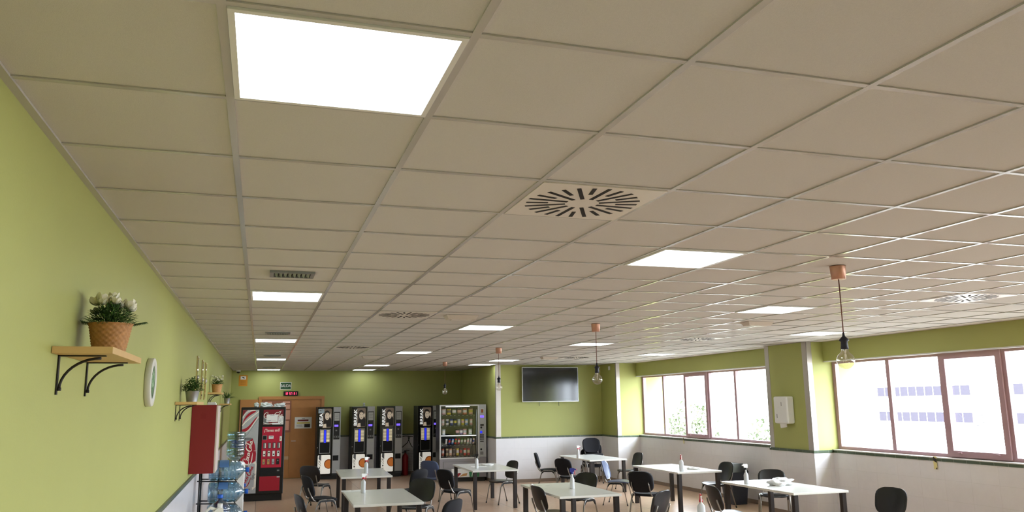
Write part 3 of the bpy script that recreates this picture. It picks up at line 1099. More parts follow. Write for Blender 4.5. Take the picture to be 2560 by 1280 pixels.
def foliage(seed, r, h, n, ln, wd, material, base=0.0, spread=1.0):
    rnd = random.Random(seed)
    m = M()
    for k in range(n):
        m.use(material if rnd.random() < 0.75 else LEAFL)
        a = rnd.uniform(0, 2 * PI)
        q = rnd.random() ** 0.5
        el = math.acos(q)
        rr = r * (0.35 + 0.65 * rnd.random())
        p = Vector((rr * math.sin(math.acos(1 - q)) * 0 + r * q * math.cos(a) * rnd.uniform(0.5, 1), r * q * math.sin(a) * rnd.uniform(0.5, 1), base + h * rnd.uniform(0.05, 1) * math.sqrt(max(0.02, 1 - (q * 0.92) ** 2))))
        d = Vector((math.cos(a) * q * spread + rnd.uniform(-0.4, 0.4), math.sin(a) * q * spread + rnd.uniform(-0.4, 0.4), rnd.uniform(0.1, 1.0)))
        leaf(m, p, d, ln * rnd.uniform(0.6, 1.2), wd * rnd.uniform(0.7, 1.2))
    return m

def clamp_x(m, x0):
    for q in m.bm.verts:
        if q.co.x < x0:
            q.co.x = x0 + (q.co.x - x0) * 0.02
    return m

def flower_mesh(s):
    m = M().use(PETAL)
    for k in range(6):
        a = 2 * PI * k / 6
        g = []
        for i in range(5):
            v = i / 4
            row = []
            for j in range(4):
                q = (j / 3 - 0.5)
                wd = s * 0.9 * math.sin(PI * (0.12 + 0.8 * v)) * q
                rad = s * (0.08 + 0.55 * math.sin(v * 1.5))
                row.append((rad * math.cos(a) - wd * math.sin(a), rad * math.sin(a) + wd * math.cos(a), s * (0.9 * v) - abs(q) * s * 0.1))
            g.append(row)
        m.shell(g, (0, 0, -0.0006))
    return m

def stems(pts, base=0.0):
    m = M().use(LEAF)
    for p in pts:
        m.tube([(p[0] * 0.2, p[1] * 0.2, base), (p[0] * 0.7, p[1] * 0.7, base + (p[2] - base) * 0.6), p], 0.0016, 5)
    return m

# big basket
bh = 0.136
t = thing('flower_basket', 'woven basket of white artificial flowers on the nearest shelf', 'potted plant', (XL + 0.128, 4.02, 2.2625), 0.0, 'plants on the wall shelves')
obj('basket', basket_mesh(0.066, 0.091, bh), None, t)
fm = foliage(3, 0.10, 0.10, 900, 0.04, 0.009, LEAF, bh * 0.9, 1.2)
rnd = random.Random(7)
for k in range(11):
    a = rnd.uniform(0, 2 * PI)
    d = Vector((math.cos(a), math.sin(a), 0.25))
    b0 = Vector((0.08 * math.cos(a), 0.08 * math.sin(a), bh * 0.98))
    fm.use(LEAF).tube([b0, b0 + d * 0.04, b0 + d * 0.065 + Vector((0, 0, -0.006))], 0.0014, 5)
    for q in range(9):
        s = q / 9
        p = b0 + d * 0.065 * s
        for sg in (-1, 1):
            leaf(fm, p, d * 0.7 + Vector((-d.y, d.x, 0.1)) * sg, 0.032, 0.006)
obj('foliage', clamp_x(fm, -0.12), None, t)
fl = []
rnd = random.Random(12)
for k in range(15):
    a = rnd.uniform(0, 2 * PI)
    rr = rnd.uniform(0.0, 0.095)
    fl.append((rr * math.cos(a), rr * math.sin(a), bh + 0.105 - rr * rr * 5 + rnd.uniform(-0.025, 0.015)))
obj('stems', stems(fl, bh), None, t)
for k, p in enumerate(fl):
    o = obj('flower', flower_mesh(0.036 + 0.010 * (k % 3 == 0)), None, t, p)
    o.rotation_euler = (p[1] * -6, p[0] * 6, k)

def pot_plant(label, loc, pot_m, r0, r1, h, fol, flowers=None):
    t = thing('potted_plant', label, 'potted plant', loc, 0, 'plants on the wall shelves')
    if pot_m is GALV:
        m = M().use(GALV).lathe([(r0, 0), (r0 * 1.01, 0.004), (r1, h * 0.97), (r1 + 0.003, h), (r1 - 0.002, h), (r1 - 0.006, h * 0.88)], 32, caps=False)
        m.face([m.v((r0 * math.cos(2 * PI * k / 32), r0 * math.sin(2 * PI * k / 32), 0.0)) for k in range(32)])
        m.use(SOIL).lathe([(0.0005, h * 0.88), (r1 - 0.006, h * 0.88)], 24)
        obj('pot', m, None, t)
    else:
        obj('pot', basket_mesh(r0, r1, h, False), None, t)
    obj('foliage', clamp_x(fol, -0.108), None, t)
    for k, p in enumerate(flowers or []):
        o = obj('flower', flower_mesh(0.026), None, t, p)
        o.rotation_euler = (p[1] * -6, p[0] * 6, k)
    return t
pot_plant('bushy green plant in a zinc pot on the shelf before the red cabinet', (XL + 0.115, 9.05, 2.069), GALV, 0.052, 0.070, 0.115, foliage(21, 0.12, 0.15, 650, 0.034, 0.02, LEAF, 0.10, 1.3))
rnd = random.Random(5)
pts = [(rnd.uniform(-0.085, 0.085), rnd.uniform(-0.085, 0.085), 0.155 + rnd.uniform(0.03, 0.11)) for _ in range(13)]
pot_plant('white flowers in a pale wicker pot on the small far shelf', (XL + 0.115, 13.95, 2.241), WICKL, 0.065, 0.085, 0.135, foliage(22, 0.10, 0.11, 380, 0.04, 0.014, LEAF, 0.12, 1.3), pts)
m = M().use(LEAF)
rnd = random.Random(31)
for k in range(70):
    a = rnd.uniform(0, 2 * PI)
    e = rnd.uniform(0.2, 1.3)
    leaf(m, (0.02 * math.cos(a), 0.02 * math.sin(a), 0.10), (math.cos(a) * math.cos(e), math.sin(a) * math.cos(e), math.sin(e)), rnd.uniform(0.12, 0.26), 0.016, 0.25)
pot_plant('spiky green plant in a small zinc pot on the farthest shelf', (XL + 0.135, 17.9, 2.076), GALV, 0.05, 0.062, 0.11, m)

# round sign on the left wall
t = thing('wall_plaque', 'round white rimmed plaque with a green face on the left wall', 'plaque', (XL, 6.42, 2.2))
obj('rim', M().use(mat('chalk white lacquer', srgb(214, 212, 202), 0.45)).lathe([(0.172, 0.001), (0.176, 0.006), (0.176, 0.040), (0.172, 0.045), (0.125, 0.045), (0.122, 0.038), (0.0005, 0.038)], 48, axis='x'), None, t)
obj('face', M().use(mat('sage green print', srgb(92, 134, 84), 0.5)).lathe([(0.122, 0.0385), (0.0005, 0.0395)], 40, axis='x'), None, t)
m = M().use(mat('pale print', srgb(150, 180, 140), 0.5))
for k in range(9):
    a = 2 * PI * k / 9
    m.lathe([(0.0005, 0.0412), (0.018, 0.0400)], 10, (0, 0.055 * math.cos(a), 0.02 + 0.05 * math.sin(a)), 'x', caps=False)
m.box(0.0398, 0.041, -0.006, 0.006, -0.09, 0.0)
obj('tree_emblem', m, None, t)

# three narrow mirrors beyond the leafy plant
MIRR = mat('mirror', srgb(225, 225, 218), 0.05, 1.0)
GOLD = mat('pale gold edge', srgb(206, 190, 140), 0.3, 0.7)
for k, (y, lab) in enumerate(((10.95, 'first narrow mirror on the left wall, above the leafy plant'), (11.9, 'second narrow mirror, in the middle of the three on the left wall'), (12.6, 'third narrow mirror, farthest of the three on the left wall'))):
    t = thing('wall_mirror', lab, 'mirror', (XL, y, 2.12), 0, 'three narrow mirrors on the left wall')
    f = M().use(GOLD)
    for q in ((0, 0.24, 0, 0.018), (0, 0.24, 0.522, 0.54), (0, 0.018, 0.018, 0.522), (0.222, 0.24, 0.018, 0.522)):
        f.box(0.001, 0.016, *q)
    obj('frame', f, None, t)
    obj('glass', M().use(MIRR).hexa([(0.002, 0.018, 0.018), (0.002, 0.222, 0.018), (0.002, 0.222, 0.522), (0.002, 0.018, 0.522), (0.014, 0.05, 0.05), (0.014, 0.19, 0.05), (0.014, 0.19, 0.49), (0.014, 0.05, 0.49)]), None, t)
    obj('rosette', M().use(STEEL).lathe([(0.028, 0.014), (0.024, 0.028), (0.0005, 0.036)], 16, (0, 0.12, 0.27), 'x'), None, t)

# red fire cabinet
REDF = mat('dark red lacquer', srgb(132, 30, 36), 0.45)
t = thing('fire_cabinet', 'tall red fire hose cabinet sticking out of the left wall', 'fire cabinet', (XL, 10.66, 1.215))
obj('body', M().use(REDF).box(0.002, 0.285, 0, 0.62, 0, 0.825, 0.003), None, t)
obj('door', M().use(mat('worn white door edge', srgb(206, 190, 180), 0.5)).box(0.286, 0.306, 0.004, 0.616, 0.005, 0.815, 0.003), None, t)
m = M().use(mat('faded red print', srgb(128, 24, 30), 0.6))
for k in range(6):
    m.box(0.11, 0.17, -0.0012, 0, 0.655 + k * 0.011, 0.662 + k * 0.011)
obj('printed_notice', m, None, t)
m = M().use(PAPER).box(0, 0.10, 0, 0.2, 0, 0.02).box(0.005, 0.09, 0.01, 0.19, 0.02, 0.032)
tag(obj('paper_stack', m, None, None, (XL + 0.17, 10.75, 2.0405)), 'small white paper stack lying on top of the red cabinet', 'paper')

# ------------------------------------------------------------------ water cooler, rack and bottles
PET = glass_mat('blue water bottle plastic', (0.46, 0.66, 0.80, 1), 0.16, 0.12, 0.75)
WATER = mat('blue label film', srgb(88, 130, 190), 0.5)
CAPB = mat('blue cap', srgb(30, 96, 200), 0.4)
def bottle_profile():
    pr = [(0.115, 0.0), (0.130, 0.012), (0.135, 0.03)]
    z = 0.03
    for k in range(4):
        pr += [(0.135, z + 0.045), (0.128, z + 0.055), (0.128, z + 0.062), (0.135, z + 0.072)]
        z += 0.075
    pr += [(0.134, 0.345), (0.120, 0.375), (0.080, 0.41), (0.045, 0.435), (0.030, 0.445), (0.028, 0.475)]
    return pr
def make_bottle():
    t = thing('water_bottle', '', 'water bottle', (0, 0, 0), 0, 'large water bottles by the left wall')
    obj('body', M().use(PET).lathe(bottle_profile(), 32), None, t)
    lb = M().use(WATER)
    n = 20
    for i in range(n):
        a0, a1 = -1.2 + 2.4 * i / n, -1.2 + 2.4 * (i + 1) / n
        lb.face([lb.v((0.1375 * math.cos(a0), 0.1375 * math.sin(a0), 0.13)), lb.v((0.1375 * math.cos(a1), 0.1375 * math.sin(a1), 0.13)), lb.v((0.1375 * math.cos(a1), 0.1375 * math.sin(a1), 0.25)), lb.v((0.1375 * math.cos(a0), 0.1375 * math.sin(a0), 0.25))], True)
    obj('wrap', lb, None, t, recalc=False)
    obj('cap', M().use(CAPB).lathe([(0.031, 0.468), (0.033, 0.472), (0.033, 0.505), (0.029, 0.51)], 18), None, t)
    return t
wb = make_bottle()
# white cooler with an inverted bottle
CX, CY = -0.33, 13.35
t = thing('water_cooler', 'white water cooler carrying the upturned bottle beside the drinks machine', 'water cooler', (CX, CY, 0))
m = M().use(WHITE).box(-0.15, 0.15, -0.15, 0.17, 0, 1.13, 0.012)
obj('body', m, None, t)
obj('collar', M().use(WHITE).lathe([(0.14, 1.13), (0.145, 1.16), (0.10, 1.18)], 28), None, t)
m = M().use(DARK).box(0.149, 0.153, -0.11, 0.11, 0.62, 0.86)
obj('tap_recess', m, None, t)
for x in (-0.05, 0.05):
    obj('tap', M().use(CAPB if x < 0 else REDP).box(0.15, 0.175, x - 0.015, x + 0.015, 0.80, 0.85, 0.004), None, t)
wb.location = (CX, CY, 1.63)
wb.rotation_euler = (PI, 0, R(60))
wb['label'] = 'upturned clear water bottle on top of the white cooler'
# rack
RX, RY = XL + 0.03, 11.75
t = thing('bottle_rack', 'black metal rack holding water bottles on their sides', 'rack', (RX, RY, 0))
for x in (0.05,):
    for y in (-0.17, 0.17):
        obj('post', M().use(BLACK).tube([(x, y, 0), (x, y, 1.52)], 0.011, 8), None, t)
LEV = [0.48, 0.765, 1.05]
for z in [0.18] + LEV:
    m = M().use(BLACK)
    for y in (-0.17, 0.17):
        m.tube([(0.02, y, z), (0.52, y, z - 0.02)], 0.009, 6)
    for x in (0.05, 0.28, 0.50):
        m.tube([(x, -0.17, z), (x, -0.08, z - 0.03), (x, 0.08, z - 0.03), (x, 0.17, z)], 0.007, 6)
    if z == 0.18:
        for y in (-0.17, 0.17):
            m.tube([(0.05, y, 0.18), (0.30, y, 0.16), (0.52, y, 0.012)], 0.011, 8)
    obj('shelf_bars', m, None, t)
for z, lab in zip(LEV[::-1], ('water bottle lying in the top tier of the black rack, blue cap to the right', 'water bottle lying in the middle tier of the black rack, blue cap to the right', 'water bottle lying in the bottom tier of the black rack')):
    b = dup(wb, lab, (RX + 0.155, RY, z + 0.118))
    b.rotation_euler = (0, R(90), 0)
    b.rotation_euler = (Matrix.Rotation(R(90), 3, 'Y') @ Matrix.Rotation(R(180), 3, 'Z')).to_euler()
b = dup(wb, 'upright water bottle with a blue cap standing before the black rack', (XL + 0.37, 10.98, 0.42), R(-60))
t = thing('bottle_crate', 'blue plastic crate under the upright water bottle', 'crate', (XL + 0.37, 10.98, 0))
obj('body', M().use(mat('blue crate plastic', srgb(70, 104, 150), 0.5)).box(-0.17, 0.17, -0.17, 0.17, 0, 0.42, 0.012), None, t)
obj('grip_slot', M().use(DARK).box(-0.06, 0.06, -0.172, -0.169, 0.30, 0.35), None, t)
t = thing('plastic_jug', 'white plastic jug with a handle beside the upright water bottle', 'jug', (XL + 0.33, 10.55, 0.0), R(10))
JUG = mat('milky jug plastic', srgb(222, 220, 208), 0.45)
obj('body', M().use(JUG).box(-0.11, 0.11, -0.09, 0.09, 0, 0.56, 0.03), None, t)
obj('shoulder', M().use(JUG).hexa([(-0.105, -0.085, 0.55), (0.105, -0.085, 0.55), (0.105, 0.085, 0.55), (-0.105, 0.085, 0.55), (0.03, -0.04, 0.66), (0.095, -0.04, 0.66), (0.095, 0.04, 0.66), (0.03, 0.04, 0.66)]), None, t)
t.scale = (1, 1, 1.24)
obj('handle', M().use(JUG).tube([(0.03, 0, 0.64), (-0.05, 0, 0.665), (-0.095, 0, 0.63), (-0.095, 0, 0.53)], 0.016, 10), None, t)
obj('cap', M().use(WHITE).lathe([(0.03, 0.655), (0.03, 0.70)], 16, (0.062, 0, 0)), None, t)

# ------------------------------------------------------------------ drinks machine
CR = mat('drinks red', srgb(166, 26, 46), 0.4)
CRL = mat('lit red panel', srgb(172, 28, 54), 0.4, emit=srgb(190, 20, 50), estr=0.08)
SILV = mat('printed silver', srgb(176, 178, 180), 0.35, noise=0.15, nscale=7)
SILD = mat('printed dark silver', srgb(118, 118, 122), 0.4)
CREAM = mat('printed cream', srgb(238, 230, 218), 0.5)
MAROON = mat('printed maroon', srgb(120, 24, 34), 0.5)
GREYP = mat('grey metal panel', srgb(128, 128, 128), 0.4, 0.3)

def bez(p0, p1, p2, p3, n=10):
    out = []
    for i in range(n + 1):
        t = i / n
        a = (1 - t) ** 3; b = 3 * t * (1 - t) ** 2; c = 3 * t * t * (1 - t); d = t ** 3
        out.append((a * p0[0] + b * p1[0] + c * p2[0] + d * p3[0], a * p0[1] + b * p1[1] + c * p2[1] + d * p3[1]))
    return out

def script_strokes():
    """flowing script of two words joined by a hyphen, as strokes (points, widths); about 6.4 units long, 2 high"""
    S = []
    def st(pts, w0, w1=None, w2=None):
        n = len(pts)
        w1 = w0 if w1 is None else w1
        w2 = w0 if w2 is None else w2
        ws = []
        for i in range(n):
            t = i / (n - 1)
            ws.append(w0 + (w1 - w0) * t * 2 if t < 0.5 else w1 + (w2 - w1) * (t - 0.5) * 2)
        S.append((pts, ws))
    # first capital with its long tail under the word
    st(bez((1.25, 1.75), (1.0, 2.15), (0.1, 1.6), (0.05, 0.8), 14) + bez((0.05, 0.8), (0.05, 0.1), (0.7, 0.1), (1.15, 0.55), 10)[1:], 0.05, 0.26, 0.08)
    st(bez((1.25, 1.75), (1.4, 1.5), (1.2, 1.25), (0.95, 1.3), 8), 0.05, 0.16, 0.05)
    st(bez((0.05, 0.75), (-0.2, -0.3), (1.2, -0.45), (2.2, -0.3), 12) + bez((2.2, -0.3), (2.9, -0.2), (3.2, -0.35), (3.5, -0.1), 8)[1:], 0.06, 0.20, 0.04)
    def ring(cx, cz, r):
        pts = [(cx + r * 0.8 * math.cos(a) + 0.12 * math.sin(a), cz + r * 1.15 * math.sin(a)) for a in [2 * PI * k / 16 for k in range(17)]]
        ws = [0.06 + 0.13 * abs(math.cos(2 * PI * k / 16)) for k in range(17)]
        S.append((pts, ws))
    ring(1.5, 0.75, 0.32)
    st(bez((2.35, 1.0), (2.1, 1.2), (1.9, 0.9), (1.95, 0.6), 8) + bez((1.95, 0.6), (2.0, 0.35), (2.3, 0.4), (2.5, 0.6), 6)[1:], 0.07, 0.18, 0.07)
    ring(2.75, 0.75, 0.30)
    st(bez((3.02, 1.1), (2.98, 0.7), (3.0, 0.4), (3.3, 0.5), 8), 0.16, 0.14, 0.06)
    st([(3.25, 0.78), (3.5, 0.82), (3.65, 0.8)], 0.12)
    # second capital, taller, with a loop rising to the l
    st(bez((4.75, 1.65), (4.5, 2.1), (3.65, 1.6), (3.62, 0.85), 14) + bez((3.62, 0.85), (3.62, 0.15), (4.2, 0.15), (4.6, 0.55), 10)[1:], 0.05, 0.26, 0.08)
    st(bez((4.75, 1.65), (4.95, 2.2), (5.6, 2.1), (5.75, 2.35), 10), 0.06, 0.18, 0.05)
    ring(4.75, 0.75, 0.30)
    st(bez((5.15, 0.55), (5.3, 1.2), (5.75, 2.1), (5.5, 2.15), 10) + bez((5.5, 2.15), (5.25, 2.1), (5.2, 0.9), (5.4, 0.5), 10)[1:], 0.06, 0.08, 0.2)
    st(bez((5.4, 0.5), (5.5, 0.4), (5.6, 0.5), (5.7, 0.6), 5), 0.1, 0.07, 0.06)
    ring(5.95, 0.75, 0.28)
    st(bez((6.22, 1.08), (6.15, 0.7), (6.2, 0.35), (6.55, 0.55), 8), 0.16, 0.14, 0.05)
    return S
SCRIPT = script_strokes()
def script(m, x, z, length, y, rot, fat=1.0, shear=0.15):
    k = length / 6.5
    c, s = math.cos(rot), math.sin(rot)
    for n, (pts, ws) in enumerate(SCRIPT):
        q = []
        for (a, b) in pts:
            a2 = (a - 3.25 + shear * (b - 0.8)) * k
            b2 = (b - 0.8) * k
            q.append((x + a2 * c - b2 * s, z + a2 * s + b2 * c))
        m.ribbon(q, [w_ * k * fat for w_ in ws], y - 0.0002 * n)

W, H = 0.94, 2.0
t = thing('drinks_machine', 'black and red drinks vending machine with soft drink lettering, left of the door', 'vending machine', (-0.385, 18.6, 0), R(-1))
b = M().use(BLACK).box(0, W, 0.03, 0.80, 0.14, H - 0.02, 0.012)
b.box(0.03, W - 0.02, 0.07, 0.78, 0, 0.14)
obj('cabinet', b, None, t)
b = M().use(BLACK).box(0.005, W - 0.005, 0, 0.035, 0.15, H - 0.005, 0.01)
door = obj('door', b, None, t)
# tall picture panel
gx0, gx1, gz0, gz1 = 0.035, 0.375, 0.17, 1.935
g = M().use(SILV).box(gx0, gx1, -0.006, 0, gz0, gz1, 0.002)
y = -0.0064
cl = lambda p: (min(max(p[0], gx0 + 0.002), gx1 - 0.002), p[1])
# ribbons at the top
g.use(CR).flat([cl(p) for p in bez((0.037, 1.62), (0.06, 1.82), (0.2, 1.93), (0.31, 1.915), 12) + bez((0.31, 1.915), (0.33, 1.87), (0.12, 1.84), (0.037, 1.62), 12)[1:-1]], y)
g.use(MAROON).flat([(0.037, 1.80), (0.10, 1.90), (0.14, 1.933), (0.037, 1.933)], y + 0.0001)
g.use(CREAM)
g.ribbon([cl(p) for p in bez((0.04, 1.76), (0.08, 1.90), (0.2, 1.935), (0.3, 1.925), 12)], 0.014, y - 0.0003)
g.ribbon([cl(p) for p in bez((0.04, 1.60), (0.12, 1.72), (0.25, 1.80), (0.37, 1.90), 14)], 0.022, y - 0.0002)
g.use(CR).flat([cl(p) for p in bez((0.037, 1.52), (0.2, 1.55), (0.26, 1.74), (0.35, 1.80), 14) + bez((0.35, 1.80), (0.30, 1.72), (0.22, 1.44), (0.037, 1.47), 14)[1:]], y - 0.0002)
g.use(CREAM)
g.ribbon([cl(p) for p in bez((0.038, 1.455), (0.18, 1.42), (0.26, 1.66), (0.372, 1.79), 14)], 0.018, y - 0.0003)
g.use(SILD)
g.ribbon([cl(p) for p in bez((0.04, 1.40), (0.14, 1.30), (0.22, 1.55), (0.372, 1.74), 14)], 0.007, y - 0.0003)
# red can
g.use(SILD).flat([(0.05 + 0.11 + 0.115 * math.cos(a), 1.315 + 0.03 * math.sin(a)) for a in [2 * PI * k / 24 for k in range(24)]], y - 0.0002)
g.use(CR)
top = [(0.037, 1.225)] + bez((0.037, 1.235), (0.14, 1.25), (0.22, 1.28), (0.265, 1.33), 8)
bot = bez((0.345, 0.85), (0.25, 0.76), (0.12, 0.76), (0.037, 0.80), 8)
g.flat([cl(p) for p in top + [(0.32, 1.18), (0.35, 1.0)] + bot], y - 0.0003)
g.use(CREAM)
g.ribbon([(0.037, 1.035), (0.085, 1.04)], 0.008, y - 0.0006)
g.ribbon([(0.30, 1.06), (0.36, 1.062)], 0.008, y - 0.0006)
script(g, 0.20, 1.03, 0.52, y - 0.001, R(80), 1.35)
# silver light can
g.use(SILD).flat([cl(p) for p in [(0.037, 0.50), (0.09, 0.74), (0.20, 0.83), (0.23, 0.81), (0.14, 0.66), (0.10, 0.42), (0.06, 0.22)]], y - 0.0002)
g.use(CREAM).flat([cl(p) for p in [(0.25, 0.83), (0.345, 0.85), (0.372, 0.78), (0.372, 0.30), (0.30, 0.24)]], y - 0.0002)
g.use(SILV).flat([(0.10, 0.42), (0.14, 0.66), (0.24, 0.82), (0.34, 0.78), (0.33, 0.30), (0.12, 0.29)], y - 0.0004)
g.use(SILD).ribbon([(0.05, 0.30), (0.14, 0.265), (0.26, 0.26)], 0.02, y - 0.0006)
g.use(CR)
script(g, 0.20, 0.53, 0.46, y - 0.001, R(66), 1.35)
g.use(SILD).text('light', 0.305, 0.52, 0.085, y - 0.004, R(66), bold=0.01, shear=0.2)
obj('picture_panel', g, None, door)
# upper right small panel
g = M().use(MAROON).box(0.47, 0.89, -0.006, 0, 1.61, 1.935, 0.002)
g.use(SILD).flat([(0.472, 1.615), (0.60, 1.615), (0.58, 1.66), (0.53, 1.74), (0.472, 1.80)], -0.0064)
g.use(CREAM).ribbon(bez((0.475, 1.655), (0.55, 1.62), (0.62, 1.63), (0.68, 1.64), 8), 0.012, -0.0068)
g.use(CREAM)
script(g, 0.68, 1.815, 0.40, -0.007, 0, 1.1)
obj('header_panel', g, None, door)
g = M().use(PAPER).box(0.535, 0.775, -0.0145, -0.0125, 1.672, 1.832)
g.use(NAVY).ribbon(bez((0.55, 1.69), (0.58, 1.705), (0.61, 1.70), (0.63, 1.71), 6), 0.008, -0.015)
g.use(CR).ribbon(bez((0.57, 1.685), (0.62, 1.69), (0.68, 1.70), (0.75, 1.685), 6), 0.004, -0.015)
g.use(SILD).box(0.61, 0.70, -0.0148, -0.0145, 1.80, 1.806)
obj('white_sign', g, None, door)
g = M().use(PAPER).box(0.785, 0.895, -0.0135, -0.0125, 1.615, 1.79).box(0.66, 0.785, -0.0135, -0.0125, 1.615, 1.65)
g.use(SILD)
for k in range(6):
    for q in range(3):
        if (k * 3 + q) % 4:
            g.box(0.80 + q * 0.03, 0.815 + q * 0.03, -0.0138, -0.0135, 1.63 + k * 0.024, 1.642 + k * 0.024)
obj('price_sheet', g, None, door)
# red control panel
g = M().use(CRL).box(0.46, 0.88, -0.010, 0, 0.70, 1.565, 0.004)
g.use(CREAM).text('¿Tienes sed?', 0.665, 1.49, 0.085, -0.0115, R(1), sx=0.80, bold=0.015)
obj('control_panel', g, None, door)
obj('display', M().use(GREYP).box(0.468, 0.565, -0.016, -0.010, 1.285, 1.385, 0.004).use(DARK).box(0.482, 0.551, -0.018, -0.016, 1.298, 1.372), None, door)
obj('note_slot', M().use(WHITE).box(0.60, 0.70, -0.02, -0.010, 1.31, 1.375, 0.004).use(BLACK).box(0.615, 0.685, -0.022, -0.02, 1.35, 1.358), None, door)
obj('coin_slot', M().use(CREAM).box(0.83, 0.875, -0.016, -0.010, 1.26, 1.36, 0.003).use(BLACK).box(0.848, 0.854, -0.018, -0.016, 1.29, 1.33), None, door)
cans = [SILD, SILD, SILD, SILD, CREAM, CREAM, PAPER, PAPER, WICKL, WICKL, SILV, BLACK]
for r in range(3):
    for c in range(4):
        x0, z0 = 0.492 + c * 0.098 - r * 0.004, 1.105 - r * 0.172
        g = M().use(BLACK).box(x0, x0 + 0.062, -0.016, -0.010, z0, z0 + 0.125, 0.002)
        g.use(cans[r * 4 + c]).box(x0 + 0.006, x0 + 0.056, -0.018, -0.016, z0 + 0.006, z0 + 0.119)
        g.use(CREAM if r == 0 else BLACK if r == 1 else SILD)
        g.box(x0 + 0.036, x0 + 0.054, -0.0186, -0.018, z0 + 0.012, z0 + 0.11) if r == 0 else g.box(x0 + 0.018, x0 + 0.046, -0.0186, -0.018, z0 + 0.03 + 0.04 * (c % 2), z0 + 0.06 + 0.04 * (c % 2))
        obj('selection_button', g, None, door)
g = M().use(DARK).box(0.45, 0.88, -0.004, 0.0, 0.53, 0.68)
g.use(GREYP).box(0.80, 0.85, -0.006, -0.004, 0.62, 0.65)
obj('dispensing_slot', g, None, door)
g = M().use(CR).box(0.44, 0.865, -0.010, 0, 0.21, 0.515, 0.004)
g.use(SILV).box(0.80, 0.862, -0.0115, -0.010, 0.485, 0.512)
obj('lower_panel', g, None, door)
# plastic things lying on its top
FILM = mat('clear crinkled film', srgb(206, 212, 210), 0.15, spec=0.8)
crumple('plastic_film', 'crinkled roll of clear film on top of the drinks machine, left', 'plastic wrap', (-0.07, 18.78, H - 0.004), (0.06, 0.05, 0.065), 2, FILM, 'crinkled film on the drinks machine')
crumple('plastic_film', 'crinkled bundle of clear film in the middle of the drinks machine top', 'plastic wrap', (0.14, 18.75, H - 0.004), (0.13, 0.06, 0.06), 5, FILM, 'crinkled film on the drinks machine', amp=0.5)
crumple('plastic_film', 'long crinkled bundle of clear film at the right of the drinks machine top', 'plastic wrap', (0.42, 18.79, H - 0.004), (0.12, 0.06, 0.05), 8, FILM, 'crinkled film on the drinks machine', amp=0.5)

# ------------------------------------------------------------------ coffee machines
CBODY = mat('anthracite cabinet', srgb(44, 47, 50), 0.4)
CFRONT = mat('black glossy front', srgb(20, 20, 22), 0.18)
CGREY = mat('silver grey column', srgb(182, 183, 185), 0.45)
LIT = mat('backlit picture white', srgb(226, 222, 212), 0.4, emit=srgb(226, 222, 212), estr=0.55)
LITT = mat('backlit lettering', srgb(240, 240, 236), 0.4, emit=srgb(240, 240, 236), estr=0.6)
SEPIA = mat('sepia print', srgb(120, 104, 88), 0.5, emit=srgb(120, 104, 88), estr=0.25)
SEPD = mat('dark sepia print', srgb(44, 36, 32), 0.5)
SKINP = mat('pale sepia print', srgb(206, 190, 168), 0.5, emit=srgb(206, 190, 168), estr=0.35)
COFF = mat('coffee orange print', srgb(196, 112, 44), 0.4, emit=srgb(196, 112, 44), estr=0.35)
COFD = mat('coffee brown print', srgb(130, 62, 24), 0.4, emit=srgb(130, 62, 24), estr=0.3)
BTN = mat('beige selection label', srgb(232, 216, 180), 0.5, emit=srgb(236, 220, 184), estr=0.6)
BLUED = mat('blue display', srgb(30, 40, 190), 0.4, emit=srgb(36, 48, 220), estr=1.0)
VIO = mat('violet screen', srgb(90, 70, 230), 0.4, emit=srgb(110, 84, 255), estr=1.6)
LABELP = mat('grey printed label', srgb(186, 188, 186), 0.6)

def ell(cx, cz, rx, rz, n=28, a0=0, a1=2 * PI):
    return [(cx + rx * math.cos(a0 + (a1 - a0) * k / n), cz + rz * math.sin(a0 + (a1 - a0) * k / n)) for k in range(n)]

